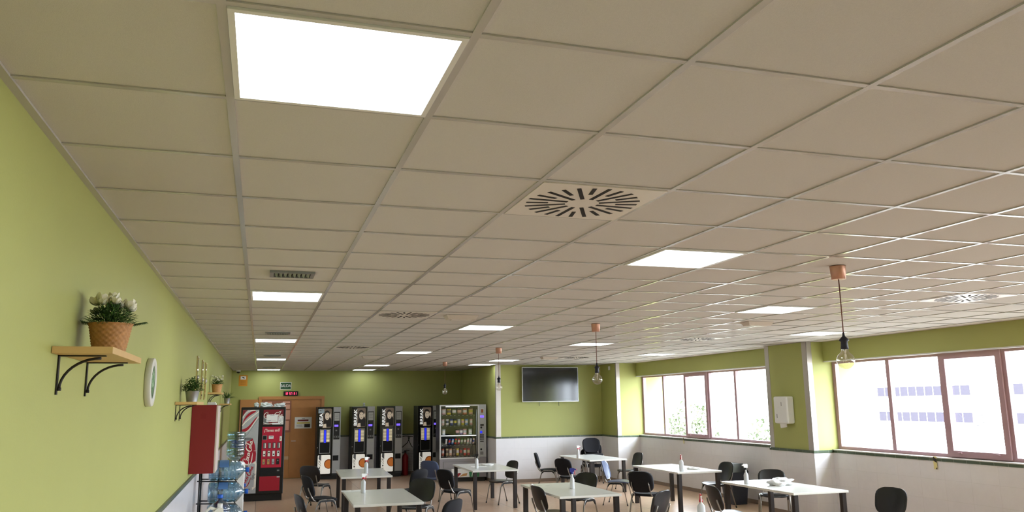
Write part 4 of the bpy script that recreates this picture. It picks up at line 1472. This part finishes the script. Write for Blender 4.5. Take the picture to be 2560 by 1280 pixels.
def make_coffee():
    H, W = 1.97, 0.64
    t = thing('coffee_machine', '', 'coffee machine', (0, 0, 0), 0, 'coffee vending machines along the far wall')
    obj('cabinet', M().use(CBODY).box(0, W, 0.03, 0.72, 0.10, H, 0.006).use(BLACK).box(0.02, W - 0.02, 0.06, 0.70, 0, 0.10), None, t)
    d = obj('door', M().use(CFRONT).box(0.0, 0.43, 0, 0.03, 0.10, H - 0.012, 0.004), None, t)
    # upper picture
    u0, u1, z0, z1 = 0.05, 0.385, 1.40, 1.925
    g = M().use(SEPIA); g.rect(u0, u1, z0, z1, -0.0015, 0.03)
    g.use(SEPD).rect(u0, u0 + 0.10, z0 + 0.0, z1, -0.0018, 0.03)
    g.use(SEPD)
    g.flat(ell(u0 + 0.205, z0 + 0.325, 0.095, 0.15), -0.0019)
    g.flat([(u0 + 0.11, z0 + 0.02), (u0 + 0.33, z0 + 0.02), (u0 + 0.33, z0 + 0.22), (u0 + 0.27, z0 + 0.30), (u0 + 0.13, z0 + 0.26)], -0.0020)
    g.use(SKINP).flat(ell(u0 + 0.215, z0 + 0.315, 0.062, 0.105), -0.0023)
    g.flat([(u0 + 0.10, z0 + 0.0), (u0 + 0.20, z0 + 0.0), (u0 + 0.19, z0 + 0.11), (u0 + 0.12, z0 + 0.10)], -0.0023)
    g.flat(ell(u0 + 0.30, z0 + 0.33, 0.022, 0.06), -0.0023)
    g.use(SEPIA).ribbon(ell(u0 + 0.205, z0 + 0.335, 0.105, 0.075)[2:13], 0.012, -0.0025)
    g.use(SEPD)
    g.flat(ell(u0 + 0.19, z0 + 0.345, 0.014, 0.006), -0.0026)
    g.flat(ell(u0 + 0.243, z0 + 0.345, 0.014, 0.006), -0.0026)
    g.flat(ell(u0 + 0.217, z0 + 0.255, 0.018, 0.006), -0.0026)
    g.use(LITT).text('BREAK', u0 + 0.055, z0 + 0.265, 0.125, -0.0028, R(90), sx=1.22, bold=0.02)
    obj('upper_picture', g, None, d, recalc=False)
    # selection window
    g = M().use(CGREY)
    s0, s1, w0, w1 = 0.075, 0.365, 0.70, 1.36
    for q in ((s0, s1, w0, w0 + 0.012), (s0, s1, w1 - 0.012, w1), (s0, s0 + 0.012, w0 + 0.012, w1 - 0.012), (s1 - 0.012, s1, w0 + 0.012, w1 - 0.012)):
        g.box(q[0], q[1], -0.008, 0, q[2], q[3], 0.002)
    obj('window_surround', g, None, d)
    g = M().use(DARK).box(s0 + 0.012, s1 - 0.012, -0.002, 0, w0 + 0.012, w1 - 0.012)
    obj('cup_recess', g, None, d)
    g = M().use(BLUED).box(0.192, 0.248, -0.005, -0.002, 0.99, 1.335)
    obj('blue_strip', g, None, d)
    for k in range(10):
        z = 1.005 + k * 0.033
        obj('selection_key', M().use(BTN).box(0.095, 0.182, -0.005, -0.002, z + 0.003, z + 0.023), None, d)
        obj('selection_key', M().use(BTN).box(0.258, 0.345, -0.005, -0.002, z + 0.003, z + 0.023), None, d)
    # lower picture
    v0, v1, q0, q1 = 0.04, 0.385, 0.15, 0.655
    g = M().use(LIT); g.rect(v0, v1, q0, q1, -0.0015, 0.03)
    g.use(SILD).flat([(v0 + 0.025, q1 - 0.10), (v0 + 0.095, q1 - 0.16), (v0 + 0.095, q1), (v0 + 0.03, q1)], -0.0018)
    cx, cz = v1 - 0.045, q0 + 0.265
    def clipx(pts):
        return [(min(p[0], v1), p[1]) for p in pts]
    g.use(COFD).flat(clipx(ell(cx, cz, 0.125, 0.13)), -0.0019)
    g.use(COFF).flat(clipx(ell(cx + 0.004, cz - 0.006, 0.105, 0.108)), -0.0022)
    g.use(SEPD).text('AR', v0 + 0.055, q0 + 0.07, 0.085, -0.0024, R(90), sx=0.9, bold=0.01)
    g.flat(ell(v0 + 0.055, q0 + 0.165, 0.022, 0.02), -0.0024)
    g.text('LOF', v0 + 0.055, q0 + 0.285, 0.085, -0.0024, R(90), sx=1.1, bold=0.01)
    obj('lower_picture', g, None, d, recalc=False)
    obj('lock', M().use(STEEL).cyl((0.025, -0.006, 0.86), 0.010, 0.006, 12, 'y'), None, d)
    # grey column
    c = obj('side_column', M().use(CGREY).box(0.433, W, 0.0, 0.03, 0.16, H - 0.004, 0.004), None, t)
    obj('payment_panel', M().use(BLACK).box(0.448, 0.615, -0.006, 0.0, 1.075, 1.83, 0.003), None, c)
    obj('instruction_label', M().use(LABELP).box(0.463, 0.60, -0.008, -0.006, 1.585, 1.805).use(GREYP).box(0.48, 0.585, -0.0086, -0.008, 1.74, 1.75).box(0.48, 0.57, -0.0086, -0.008, 1.70, 1.708).box(0.48, 0.585, -0.0086, -0.008, 1.65, 1.658), None, c)
    obj('screen', M().use(VIO).box(0.47, 0.575, -0.009, -0.006, 1.42, 1.475), None, c)
    obj('coin_unit', M().use(GREYP).box(0.50, 0.545, -0.014, -0.006, 1.30, 1.34, 0.003).box(0.465, 0.60, -0.014, -0.006, 1.12, 1.17, 0.003).use(DARK).box(0.485, 0.515, -0.016, -0.014, 1.13, 1.16).box(0.55, 0.58, -0.016, -0.014, 1.13, 1.16), None, c)
    obj('name_plate', M().use(LABELP).box(0.455, 0.60, -0.004, 0.0, 0.985, 1.05), None, c)
    obj('coin_return', M().use(DARK).box(0.445, 0.60, -0.004, 0.0, 0.50, 0.64), None, c)
    return t
cm = make_coffee()
YM = 23.2
for n, (x, lab) in enumerate([(1.55, 'first coffee machine, right beside the wooden door'), (2.50, 'second coffee machine, behind the spray bottle of the far left table'), (3.30, 'third coffee machine, with the fire extinguisher to its right'), (4.40, 'fourth coffee machine, half hidden behind the snack machine')]):
    if n == 0:
        cm.location = (x, YM, 0)
        cm['label'] = lab
    else:
        dup(cm, lab, (x, YM + 0.02 * n, 0))
# little things on and by the coffee machines
m = M().use(mat('pale blue label', srgb(186, 204, 214), 0.5)).box(0, 0.16, -0.003, 0, 0, 0.12).use(SILD).box(0.03, 0.08, -0.0036, -0.003, 0.06, 0.08).box(0.11, 0.13, -0.0036, -0.003, 0.08, 0.10)
tag(obj('notice', m, None, None, (1.57, 23.194, 1.80)), 'small pale blue notice stuck on the upper corner of the first coffee machine', 'notice')
m = M().use(SILV).lathe([(0.03, 0), (0.04, 0.02), (0.03, 0.035), (0.012, 0.05), (0.035, 0.075), (0.02, 0.1)], 12)
tag(obj('ornament', m, None, None, (2.86, 23.45, 1.972)), 'small silver ornament on top of the second coffee machine', 'ornament')
# extinguisher, wire panel and cables between third and fourth coffee machine
t = thing('fire_extinguisher', 'red fire extinguisher on the floor right of the third coffee machine', 'fire extinguisher', (4.10, 23.62, 0))
obj('cylinder', M().use(REDC).lathe([(0.085, 0), (0.09, 0.02), (0.09, 0.50), (0.07, 0.57), (0.03, 0.60), (0.025, 0.63)], 24), None, t)
obj('valve', M().use(BLACK).box(-0.03, 0.03, -0.02, 0.02, 0.63, 0.68).box(-0.03, 0.12, -0.012, 0.012, 0.68, 0.70), None, t)
obj('hose', M().use(BLACK).tube([(-0.03, 0, 0.66), (-0.12, 0, 0.62), (-0.125, 0, 0.4), (-0.115, 0, 0.18)], 0.012, 8), None, t)
m = M().use(mat('dull white wire', srgb(150, 148, 144), 0.5))
for k in range(9):
    x = 0.20 * k / 8
    m.tube([(x, 0, 0), (x + 0.07, 0.12, 0.72)], 0.004, 5)
for k in range(17):
    f = k / 16
    m.tube([(0.07 * f, 0.12 * f, 0.72 * f), (0.20 + 0.07 * f, 0.12 * f, 0.72 * f)], 0.004, 5)
tag(obj('wire_grid', m, None, None, (4.11, 23.76, 0.005)), 'pale wire grid leaning on the wall behind the fire extinguisher', 'wire grid')
m = M().use(BLACK)
m.tube([(3.96, 23.965, 1.05), (4.15, 23.965, 1.09), (4.38, 23.965, 1.07)], 0.010, 6)
m.tube([(4.30, 23.965, 1.08), (4.22, 23.965, 0.9), (4.08, 23.965, 0.78), (3.97, 23.965, 0.7)], 0.010, 6)
m.tube([(4.24, 23.965, 1.08), (4.27, 23.965, 0.95), (4.33, 23.965, 0.82), (4.38, 23.965, 0.76)], 0.010, 6)
tag(obj('power_cable', m), 'dark power cables looping on the wall above the fire extinguisher', 'cable')
m = M().use(WHITE).box(-0.04, 0.04, -0.03, 0, -0.06, 0.06, 0.006)
tag(obj('wall_socket', m, None, None, (4.02, 23.999, 1.80)), 'small white box on the far wall right of the third coffee machine', 'socket')

# ------------------------------------------------------------------ snack machine
SFR = mat('bright aluminium frame', srgb(206, 206, 208), 0.35, 0.3)
SGR = mat('mauve grey panel', srgb(146, 142, 146), 0.45, 0.1)
SW, SD, SH = 1.25, 0.82, 1.99
t = thing('snack_machine', 'big glass fronted snack vending machine lit from inside, in the far corner', 'vending machine', (4.56, 21.05, 0), R(-5))
b = M().use(CBODY)
b.box(0, 0.03, 0.03, SD, 0.10, SH)
b.box(SW - 0.22, SW, 0.03, SD, 0.10, SH)
b.box(0.03, SW - 0.22, SD - 0.03, SD, 0.10, SH)
b.box(0.03, SW - 0.22, 0.03, SD - 0.03, SH - 0.04, SH)
b.box(0.03, SW - 0.22, 0.03, SD - 0.03, 0.10, 0.60)
b.use(BLACK).box(0.03, SW - 0.03, 0.06, SD - 0.03, 0, 0.10)
obj('cabinet', b, None, t)
f = M().use(SFR)
wx0, wx1, wz0, wz1 = 0.0, 1.06, 0.585, SH
k = 0.036
f.box(wx0, wx1, 0, 0.03, wz1 - k, wz1, 0.003)
f.box(wx0, wx1, 0, 0.03, wz0, wz0 + k, 0.003)
f.box(wx0, wx0 + k, 0, 0.03, wz0 + k, wz1 - k, 0.003)
f.box(wx1 - k, wx1, 0, 0.03, wz0 + k, wz1 - k, 0.003)
door = obj('door_frame', f, None, t)
obj('glass', M().use(glass_mat('snack glass', (0.96, 0.97, 0.98, 1), 0.05)).box(wx0 + k, wx1 - k, 0.012, 0.018, wz0 + k, wz1 - k), None, door)
obj('handle', M().use(ALU).tube([(0.985, -0.02, 0.68), (0.985, -0.02, 1.86)], 0.012, 10), None, door)
c = obj('control_column', M().use(CGREY).box(wx1, SW, 0.0, 0.03, 0.62, SH, 0.004), None, t)
obj('picture', M().use(SFR).box(1.095, 1.185, -0.004, 0, 1.75, 1.885).use(SEPIA).box(1.105, 1.175, -0.005, -0.004, 1.76, 1.875).use(COFD).box(1.12, 1.165, -0.006, -0.005, 1.79, 1.85), None, c)
obj('screen', M().use(VIO).box(1.09, 1.185, -0.005, 0, 1.645, 1.70), None, c)
obj('label', M().use(LABELP).box(1.09, 1.19, -0.003, 0, 1.49, 1.63), None, c)
obj('coin_unit', M().use(BLACK).box(1.09, 1.185, -0.006, 0, 1.43, 1.475).cyl((1.115, -0.012, 1.385), 0.026, 0.012, 16, 'y'), None, c)
obj('blue_lamp', M().use(BLUED).cyl((1.112, -0.008, 1.265), 0.034, 0.008, 18, 'y'), None, c)
g = M().use(BLACK)
for r in range(4):
    for q in range(3):
        g.box(1.08 + q * 0.037, 1.108 + q * 0.037, -0.006, 0, 1.07 + r * 0.037, 1.095 + r * 0.037)
g.box(1.085, 1.18, -0.006, 0, 1.015, 1.04)
obj('keypad', g, None, c)
obj('coin_return', M().use(LABELP).box(1.085, 1.18, -0.005, 0, 0.86, 0.98, 0.002).use(BLACK).cyl((1.112, -0.010, 0.82), 0.026, 0.010, 14, 'y').use(GREYP).box(1.085, 1.17, -0.012, 0, 0.68, 0.76, 0.01), None, c)
lp = obj('lower_panel', M().use(SGR).box(0, wx1, 0, 0.03, 0.11, wz0, 0.004).box(wx1 + 0.002, SW, 0, 0.03, 0.11, 0.615, 0.004), None, t)
g = M().use(GREYP)
for q in ((0.10, 0.98, 0.35, 0.362), (0.10, 0.98, 0.508, 0.52), (0.10, 0.112, 0.362, 0.508), (0.968, 0.98, 0.362, 0.508)):
    g.box(q[0], q[1], -0.008, 0, q[2], q[3])
obj('delivery_flap', g.use(SGR).box(0.112, 0.968, -0.004, 0, 0.362, 0.508), None, lp)
g = M().use(PAPER).box(0.32, 0.80, -0.003, 0, 0.12, 0.335)
g.use(mat('poster green', srgb(60, 140, 90), 0.5)).flat([(0.80, 0.12), (1.05, 0.12), (1.05, 0.24), (0.90, 0.27), (0.78, 0.24)], -0.0034)
g.use(REDC).flat([(0.33, 0.13), (0.5, 0.13), (0.58, 0.21), (0.52, 0.23)], -0.0036)
g.use(WICKL).flat([(0.52, 0.13), (0.72, 0.15), (0.74, 0.22), (0.62, 0.2)], -0.0038)
g.use(PAPER).ribbon([(0.86, 0.13), (0.88, 0.25)], 0.02, -0.004)
obj('poster', g, None, lp, recalc=False)
TUBEL = mat('lit tube', (1, 1, 1, 1), 0.5, emit=(0.95, 0.98, 1, 1), estr=5)
obj('light_tube', M().use(TUBEL).box(0.05, 1.0, 0.045, 0.055, 1.175, 1.19).box(0.2, 0.85, 0.30, 0.31, 1.935, 1.945), None, t)
SHZ = [1.72, 1.445, 1.195, 0.945, 0.655]
for z in SHZ:
    g = M().use(BLACK).box(0.04, 0.95, 0.07, 0.70, z - 0.018, z)
    g.use(LABELP)
    for q in range(8):
        g.box(0.07 + q * 0.11, 0.10 + q * 0.11, 0.066, 0.07, z - 0.016, z - 0.004)
    obj('tray', g, None, t)
def snack(label, x, z, w_, h_, col, col2, shape, tilt, group):
    cn = 'pack %d %d %d' % col
    ma = mat(cn, srgb(*col), 0.35)
    mb = mat('pack %d %d %d' % col2, srgb(*col2), 0.4)
    m = M().use(ma)
    d = 0.022 if shape == 'bar' else 0.035
    nx, nz = 7, 9
    def pt(i, j, s):
        u, v = i / (nx - 1) * 2 - 1, j / (nz - 1)
        e = max(0.0, (1 - u ** 4)) * max(0.0, (1 - (2 * v - 1) ** 6))
        return (u * w_ / 2 * (1 - 0.05 * math.sin(PI * v)), s * d * math.sqrt(e) if e > 0 else 0, v * h_)
    for s in (-1, 1):
        vs = [[m.v(pt(i, j, s)) for i in range(nx)] for j in range(nz)]
        for j in range(nz - 1):
            m.use(mb if (s < 0 and 3 <= j <= 5) else ma)
            for i in range(nx - 1):
                m.face([vs[j][i], vs[j][i + 1], vs[j + 1][i + 1], vs[j + 1][i]], True)
    bmesh.ops.remove_doubles(m.bm, verts=m.bm.verts[:], dist=1e-5)
    mx = Matrix.Translation((4.56, 21.05, 0)) @ Matrix.Rotation(R(-5), 4, 'Z') @ Matrix.Translation((x, 0.125, z + 0.001)) @ Matrix.Rotation(R(tilt), 4, 'Y')
    o = obj('snack_pack', m)
    o.matrix_world = mx
    return tag(o, label, 'snack', group)
CN = {(230, 190, 186): 'pink', (222, 196, 60): 'yellow', (120, 124, 70): 'olive', (120, 96, 88): 'brown', (206, 110, 84): 'orange red', (228, 176, 150): 'peach', (236, 226, 220): 'white', (196, 40, 54): 'red', (52, 66, 150): 'blue', (34, 40, 88): 'dark blue', (110, 150, 214): 'light blue', (196, 200, 204): 'silver', (48, 40, 44): 'black', (96, 70, 120): 'purple', (224, 168, 170): 'rose', (196, 206, 190): 'pale green', (70, 130, 60): 'green', (226, 60, 44): 'bright red', (222, 196, 150): 'cream'}
ROWS = [('top', 1.72, [(0.12, (230, 190, 186)), (0.26, (222, 196, 60)), (0.40, (120, 124, 70)), (0.545, (120, 96, 88)), (0.69, (206, 110, 84)), (0.85, (228, 176, 150))], 0.12, 0.17, 'bag'),
        ('second', 1.445, [(0.10, (230, 190, 186)), (0.215, (236, 226, 220)), (0.33, (52, 66, 150)), (0.43, (34, 40, 88)), (0.53, (196, 200, 204)), (0.635, (222, 196, 60)), (0.735, (110, 150, 214)), (0.86, (224, 168, 170))], 0.085, 0.17, 'bag'),
        ('third', 1.195, [(0.12, (196, 200, 204)), (0.49, (48, 40, 44)), (0.59, (96, 70, 120)), (0.69, (224, 168, 170)), (0.84, (196, 206, 190))], 0.10, 0.16, 'bag'),
        ('fourth', 0.945, [(0.18, (236, 226, 220)), (0.27, (52, 66, 150)), (0.355, (110, 150, 214)), (0.435, (226, 60, 44)), (0.52, (196, 40, 54)), (0.60, (70, 130, 60)), (0.685, (120, 124, 70)), (0.765, (196, 206, 190)), (0.84, (196, 200, 204)), (0.915, (230, 190, 186))], 0.055, 0.15, 'bar'),
        ('bottom', 0.655, [(0.10, (206, 110, 84)), (0.215, (222, 196, 150)), (0.305, (228, 176, 150)), (0.40, (120, 96, 88)), (0.495, (222, 196, 60)), (0.585, (48, 40, 44)), (0.69, (226, 60, 44)), (0.79, (196, 40, 54))], 0.08, 0.2, 'bag')]
for rn, z, items, w_, h_, shp in ROWS:
    for n, (x, col) in enumerate(items):
        alt = items[(n + 2) % len(items)][1] if n % 2 else (236, 226, 220)
        nb = 'at the left end' if n == 0 else 'at the right end' if n == len(items) - 1 else 'right of the %s one' % CN[items[n - 1][1]]
        snack('%s pack on %s shelf of the snack machine, %s' % (CN[col], rn, nb), x, z + (0.006 if shp == 'bar' else 0), w_, h_, col, alt, shp, 8 if shp == 'bar' else 0, 'snack packs on the %s shelf' % rn)

# ------------------------------------------------------------------ far wall signs
YS = YB
GSIGN = mat('exit sign green', srgb(24, 74, 34), 0.5)
m = M().use(WHITE).box(0, 0.31, -0.008, 0, 0, 0.205)
m.use(GSIGN).box(0.012, 0.298, -0.010, -0.008, 0.012, 0.193)
m.use(WHITE).text('SALIDA', 0.155, 0.102, 0.118, -0.0112, 0, sx=0.72, bold=0.012)
tag(obj('exit_sign', m, None, None, (0.53, YS - 0.001, 2.475)), 'green exit sign reading SALIDA above the door', 'sign')
LED = mat('red digits', srgb(255, 40, 70), 0.4, emit=(1, 0.06, 0.16, 1), estr=3)
t = thing('digital_clock', 'black digital clock with red digits between exit sign and door', 'clock', (0.63, YS - 0.001, 2.295))
obj('case', M().use(BLACK).box(0, 0.405, -0.05, 0, 0, 0.128, 0.006), None, t)
SEG = {'0': 'abcdef', '1': 'bc', '2': 'abged', '3': 'abgcd', '5': 'afgcd', '7': 'abc'}
g = M().use(LED)
x = 0.045
for ch in '12 57 31':
    if ch == ' ':
        x += 0.03
        continue
    w_, h_, z0, th = 0.03, 0.07, 0.03, 0.009
    bars = {'a': (0, w_, h_ - th, h_), 'd': (0, w_, 0, th), 'g': (0, w_, h_ / 2 - th / 2, h_ / 2 + th / 2), 'b': (w_ - th, w_, h_ / 2, h_), 'c': (w_ - th, w_, 0, h_ / 2), 'f': (0, th, h_ / 2, h_), 'e': (0, th, 0, h_ / 2)}
    for s in SEG[ch]:
        q = bars[s]
        g.box(x + q[0], x + q[1], -0.0525, -0.05, z0 + q[2], z0 + q[3])
    x += 0.044
obj('digits', g, None, t)
m = M().use(mat('orange notice', srgb(206, 140, 44), 0.5)).box(0, 0.235, -0.004, 0, 0, 0.31)
m.use(PAPER).box(0.045, 0.19, -0.005, -0.004, 0.185, 0.275)
m.use(BLACK).flat([(0.075, 0.25), (0.105, 0.262), (0.155, 0.235), (0.15, 0.212), (0.115, 0.222)], -0.0056)
m.use(mat('orange print', srgb(170, 106, 30), 0.5))
for k in range(4):
    m.box(0.05, 0.19, -0.0046, -0.004, 0.05 + k * 0.03, 0.06 + k * 0.03)
tag(obj('camera_notice', m, None, None, (-0.60, YS - 0.001, 2.575)), 'orange notice with a black camera pictogram high in the far left corner', 'sign')
t = thing('security_camera', 'small white dome camera under the ceiling in the far left corner', 'camera', (-0.62, 23.8, CE - 0.001))
obj('base', M().use(WHITE).lathe([(0.06, 0), (0.062, -0.03), (0.055, -0.04)], 24), None, t)
obj('dome', M().use(BLACKP).lathe([(0.05, -0.04), (0.046, -0.06), (0.03, -0.08), (0.0005, -0.088)], 24), None, t)
# papers on the door and the notice board
YD = YB - 0.0282
m = M().use(PAPER).box(0, 0.47, -0.002, 0, 0, 0.32)
m.use(MAROON).box(0.08, 0.38, -0.0028, -0.002, 0.205, 0.25)
m.use(mat('yellow strip', srgb(226, 206, 60), 0.5)).box(0.06, 0.42, -0.0028, -0.002, 0.14, 0.17)
m.use(SEPD).box(0.27, 0.43, -0.0028, -0.002, 0.03, 0.13)
m.use(SILD).box(0.05, 0.22, -0.0028, -0.002, 0.06, 0.07).box(0.05, 0.2, -0.0028, -0.002, 0.09, 0.1).box(0.2, 0.28, -0.0028, -0.002, 0.27, 0.285)
tag(obj('poster', m, None, None, (0.97, YD, 1.37)), 'white poster with maroon and yellow bands taped to the door', 'poster')
t = thing('notice_board', 'brown notice board covered with pinkish papers on the left door leaf', 'notice board', (0.06, YD, 1.27))
obj('board', M().use(mat('brown board', srgb(150, 96, 74), 0.5)).box(0, 0.80, -0.012, 0, 0, 0.89), None, t)
PKP = mat('pinkish paper', srgb(222, 166, 142), 0.7)
for q in ((0.08, 0.26, 0.78, 0.86), (0.56, 0.76, 0.82, 0.87), (0.60, 0.76, 0.66, 0.78), (0.58, 0.77, 0.36, 0.62), (0.60, 0.75, 0.06, 0.32), (0.06, 0.5, 0.45, 0.74), (0.1, 0.5, 0.08, 0.4)):
    obj('paper', M().use(PKP).box(q[0], q[1], -0.0135, -0.012, q[2], q[3]), None, t)
m = M().use(mat('door plate', srgb(196, 164, 130), 0.5)).box(0, 0.17, -0.003, 0, 0, 0.09)
tag(obj('door_label', m, None, None, (0.66, YD, 0.52)), 'pale label low on the left door leaf beside the drinks machine', 'label')

# ------------------------------------------------------------------ television
t = thing('television', 'large dark flat television high on the green wall', 'television', (6.55, YT, 2.04))
SCRN = mat('dark screen', srgb(26, 26, 30), 0.12, spec=0.6)
TW, TH = 1.58, 0.905
obj('back', M().use(BLACK).box(0.25, TW - 0.25, -0.10, -0.002, 0.15, TH - 0.15), None, t)
obj('screen', M().use(SCRN).box(0.012, TW - 0.012, -0.136, -0.10, 0.014, TH - 0.012), None, t)
f = M().use(SFR)
for q in ((0, TW, 0, 0.016), (0, TW, TH - 0.012, TH), (0, 0.012, 0.016, TH - 0.012), (TW - 0.012, TW, 0.016, TH - 0.012)):
    f.box(q[0], q[1], -0.142, -0.10, q[2], q[3])
obj('bezel', f, None, t)
for x in (0.50, 1.05):
    obj('pull_cord', M().use(BLACK).tube([(x, -0.04, 0.15), (x, -0.03, -0.06), (x + 0.006, -0.03, -0.11)], 0.006, 6), None, t)

# dispenser on the pier
t = thing('towel_dispenser', 'white paper towel dispenser on the free green pier', 'towel dispenser', (XC, 12.42, 1.60), R(-90))
obj('housing', M().use(WHITE).box(-0.195, 0.195, -0.16, -0.002, 0, 0.48, 0.03), None, t)
obj('sight_slot', M().use(GREYP).box(0.03, 0.045, -0.1615, -0.159, 0.31, 0.38).box(-0.11, -0.095, -0.1615, -0.159, 0.10, 0.17), None, t)
g = M().use(PAPER)
g.hexa([(-0.09, -0.11, -0.08), (0.08, -0.10, -0.06), (0.08, -0.095, -0.06), (-0.09, -0.105, -0.08), (-0.10, -0.12, 0.01), (0.10, -0.12, 0.01), (0.10, -0.115, 0.01), (-0.10, -0.115, 0.01)])
obj('paper_towel', g, None, t)
m = M().use(WHITE).box(-0.02, 0, -0.05, 0.05, -0.05, 0.05, 0.005)
tag(obj('alarm_sensor', m, None, None, (XE, 19.6, 2.90)), 'tiny white sensor high on the side of the pier right of the television', 'sensor')

# striped tape ends hanging from the sills, notice on the near window
TAPEY = mat('yellow tape', srgb(226, 214, 150), 0.5)
for lab, y in (('short striped tape hanging from the sill of the near window', 9.57), ('tiny dark tape end hanging from the sill of the far window', 16.9)):
    k = 1.0 if y < 10 else 0.7
    m = M().use(TAPEY).box(-0.003, 0, -0.03 * k, 0.03 * k, -0.15 * k, 0.03)
    m.use(SEPD)
    m.hexa([(-0.004, -0.03 * k, -0.06 * k), (-0.003, -0.03 * k, -0.06 * k), (-0.003, 0.03 * k, -0.03 * k), (-0.004, 0.03 * k, -0.03 * k), (-0.004, -0.03 * k, -0.0), (-0.003, -0.03 * k, 0.0), (-0.003, 0.03 * k, 0.025), (-0.004, 0.03 * k, 0.025)])
    m.hexa([(-0.004, -0.03 * k, -0.15 * k), (-0.003, -0.03 * k, -0.15 * k), (-0.003, 0.0, -0.15 * k), (-0.004, 0.0, -0.15 * k), (-0.004, -0.03 * k, -0.12 * k), (-0.003, -0.03 * k, -0.12 * k), (-0.003, 0.0, -0.149 * k), (-0.004, 0.0, -0.149 * k)])
    tag(obj('hazard_tape', m, None, None, (XW - 0.0245, y, ZD - 0.01)), lab, 'tape', 'tape ends on the window sills')
m = M().use(mat('lilac paper', srgb(226, 218, 232), 0.7, alpha=0.5)).box(-0.002, 0, -0.12, 0.12, 0, 0.33)
m.use(SILD)
for k in range(7):
    m.box(-0.003, -0.002, -0.08, 0.08, 0.06 + k * 0.036, 0.066 + k * 0.036)
tag(obj('window_notice', m, None, None, (XF + 0.004, 8.87, 1.50)), 'lilac printed notice stuck to the opening pane of the near window', 'notice')

# ------------------------------------------------------------------ outside
GROUND = mat('sunlit yard', srgb(128, 124, 118), 0.9, noise=0.05, nscale=0.3)
struct('ground_outside', M().box(12, 160, -120, 160, -4.3, -4.0), GROUND)
BW = mat('sunlit white render', srgb(226, 224, 220), 0.9)
BG = mat('dark office glass', srgb(54, 52, 60), 0.9, spec=0)  # one even dark tone, matt and without reflection
def building(label, x, y0, y1, z1, rows, spans):
    t = thing('office_building', label, 'building', (x, y0, -4.0))
    obj('wall', M().use(BW).box(0, 12, 0, y1 - y0, 0, z1 + 4), None, t)
    obj('roof', M().use(BW).box(-0.4, 12.4, -0.4, y1 - y0 + 0.4, z1 + 4, z1 + 4.4), None, t)
    for z in rows:
        for (a, b) in spans:
            f = M().use(BG).box(-0.03, 0.02, a - y0, b - y0, z + 4, z + 5.1)
            n = max(2, int((b - a) / 1.2))
            f.use(BW)
            for k in range(1, n):
                yy = a - y0 + (b - a) * k / n
                f.box(-0.06, -0.03, yy - 0.04, yy + 0.04, z + 4, z + 5.1)
            obj('window', f, None, t)
    return t
building('white office block with strips of pale windows seen through the near window', 75, 52, 116, 12, (-0.7, 2.3), ((58, 66), (70, 84), (88, 93), (97, 104)))
building('white office block seen through the far window behind the trees', 62, 122, 180, 12, (-1.2, 3.4), ((126, 138), (142, 154), (158, 170)))

TREEL = mat('sunlit pale foliage', srgb(104, 112, 90), 0.9, spec=0, noise=0.2, nscale=4)
BARK = mat('grey bark', srgb(120, 104, 92), 0.9)
def tree(label, x, y, h, r, seed):
    rnd = random.Random(seed)
    t = thing('tree', label, 'tree', (x, y, -4.0), 0, 'trees outside the windows')
    tk = M().use(BARK).tube([(0, 0, 0), (0.1, 0, h * 0.4), (0, 0.1, h * 0.85)], [0.16, 0.12, 0.04], 8)
    for k in range(7):
        a = rnd.uniform(0, 2 * PI)
        z = h * rnd.uniform(0.4, 0.75)
        tk.tube([(0.05, 0, z), (r * 0.7 * math.cos(a), r * 0.7 * math.sin(a), z + r * 0.5)], [0.05, 0.015], 6)
    obj('trunk', tk, None, t)
    cr = M().use(TREEL)
    for k in range(1700):
        u = Vector((rnd.gauss(0, 1), rnd.gauss(0, 1), rnd.gauss(0, 1))).normalized() * rnd.random() ** 0.4
        p = Vector((u.x * r, u.y * r, h * 0.66 + u.z * h * 0.36))
        d = Vector((rnd.uniform(-1, 1), rnd.uniform(-1, 1), rnd.uniform(-0.4, 1)))
        leaf(cr, p, d, rnd.uniform(0.2, 0.4), 0.16)
    obj('crown', cr, None, t)
    return t
tree('pale leafy tree seen through the opening pane of the far window', 16.5, 29.0, 6.0, 1.3, 1)
tree('round pale tree seen through the fourth pane of the far window', 18.5, 26.2, 5.4, 1.4, 2)
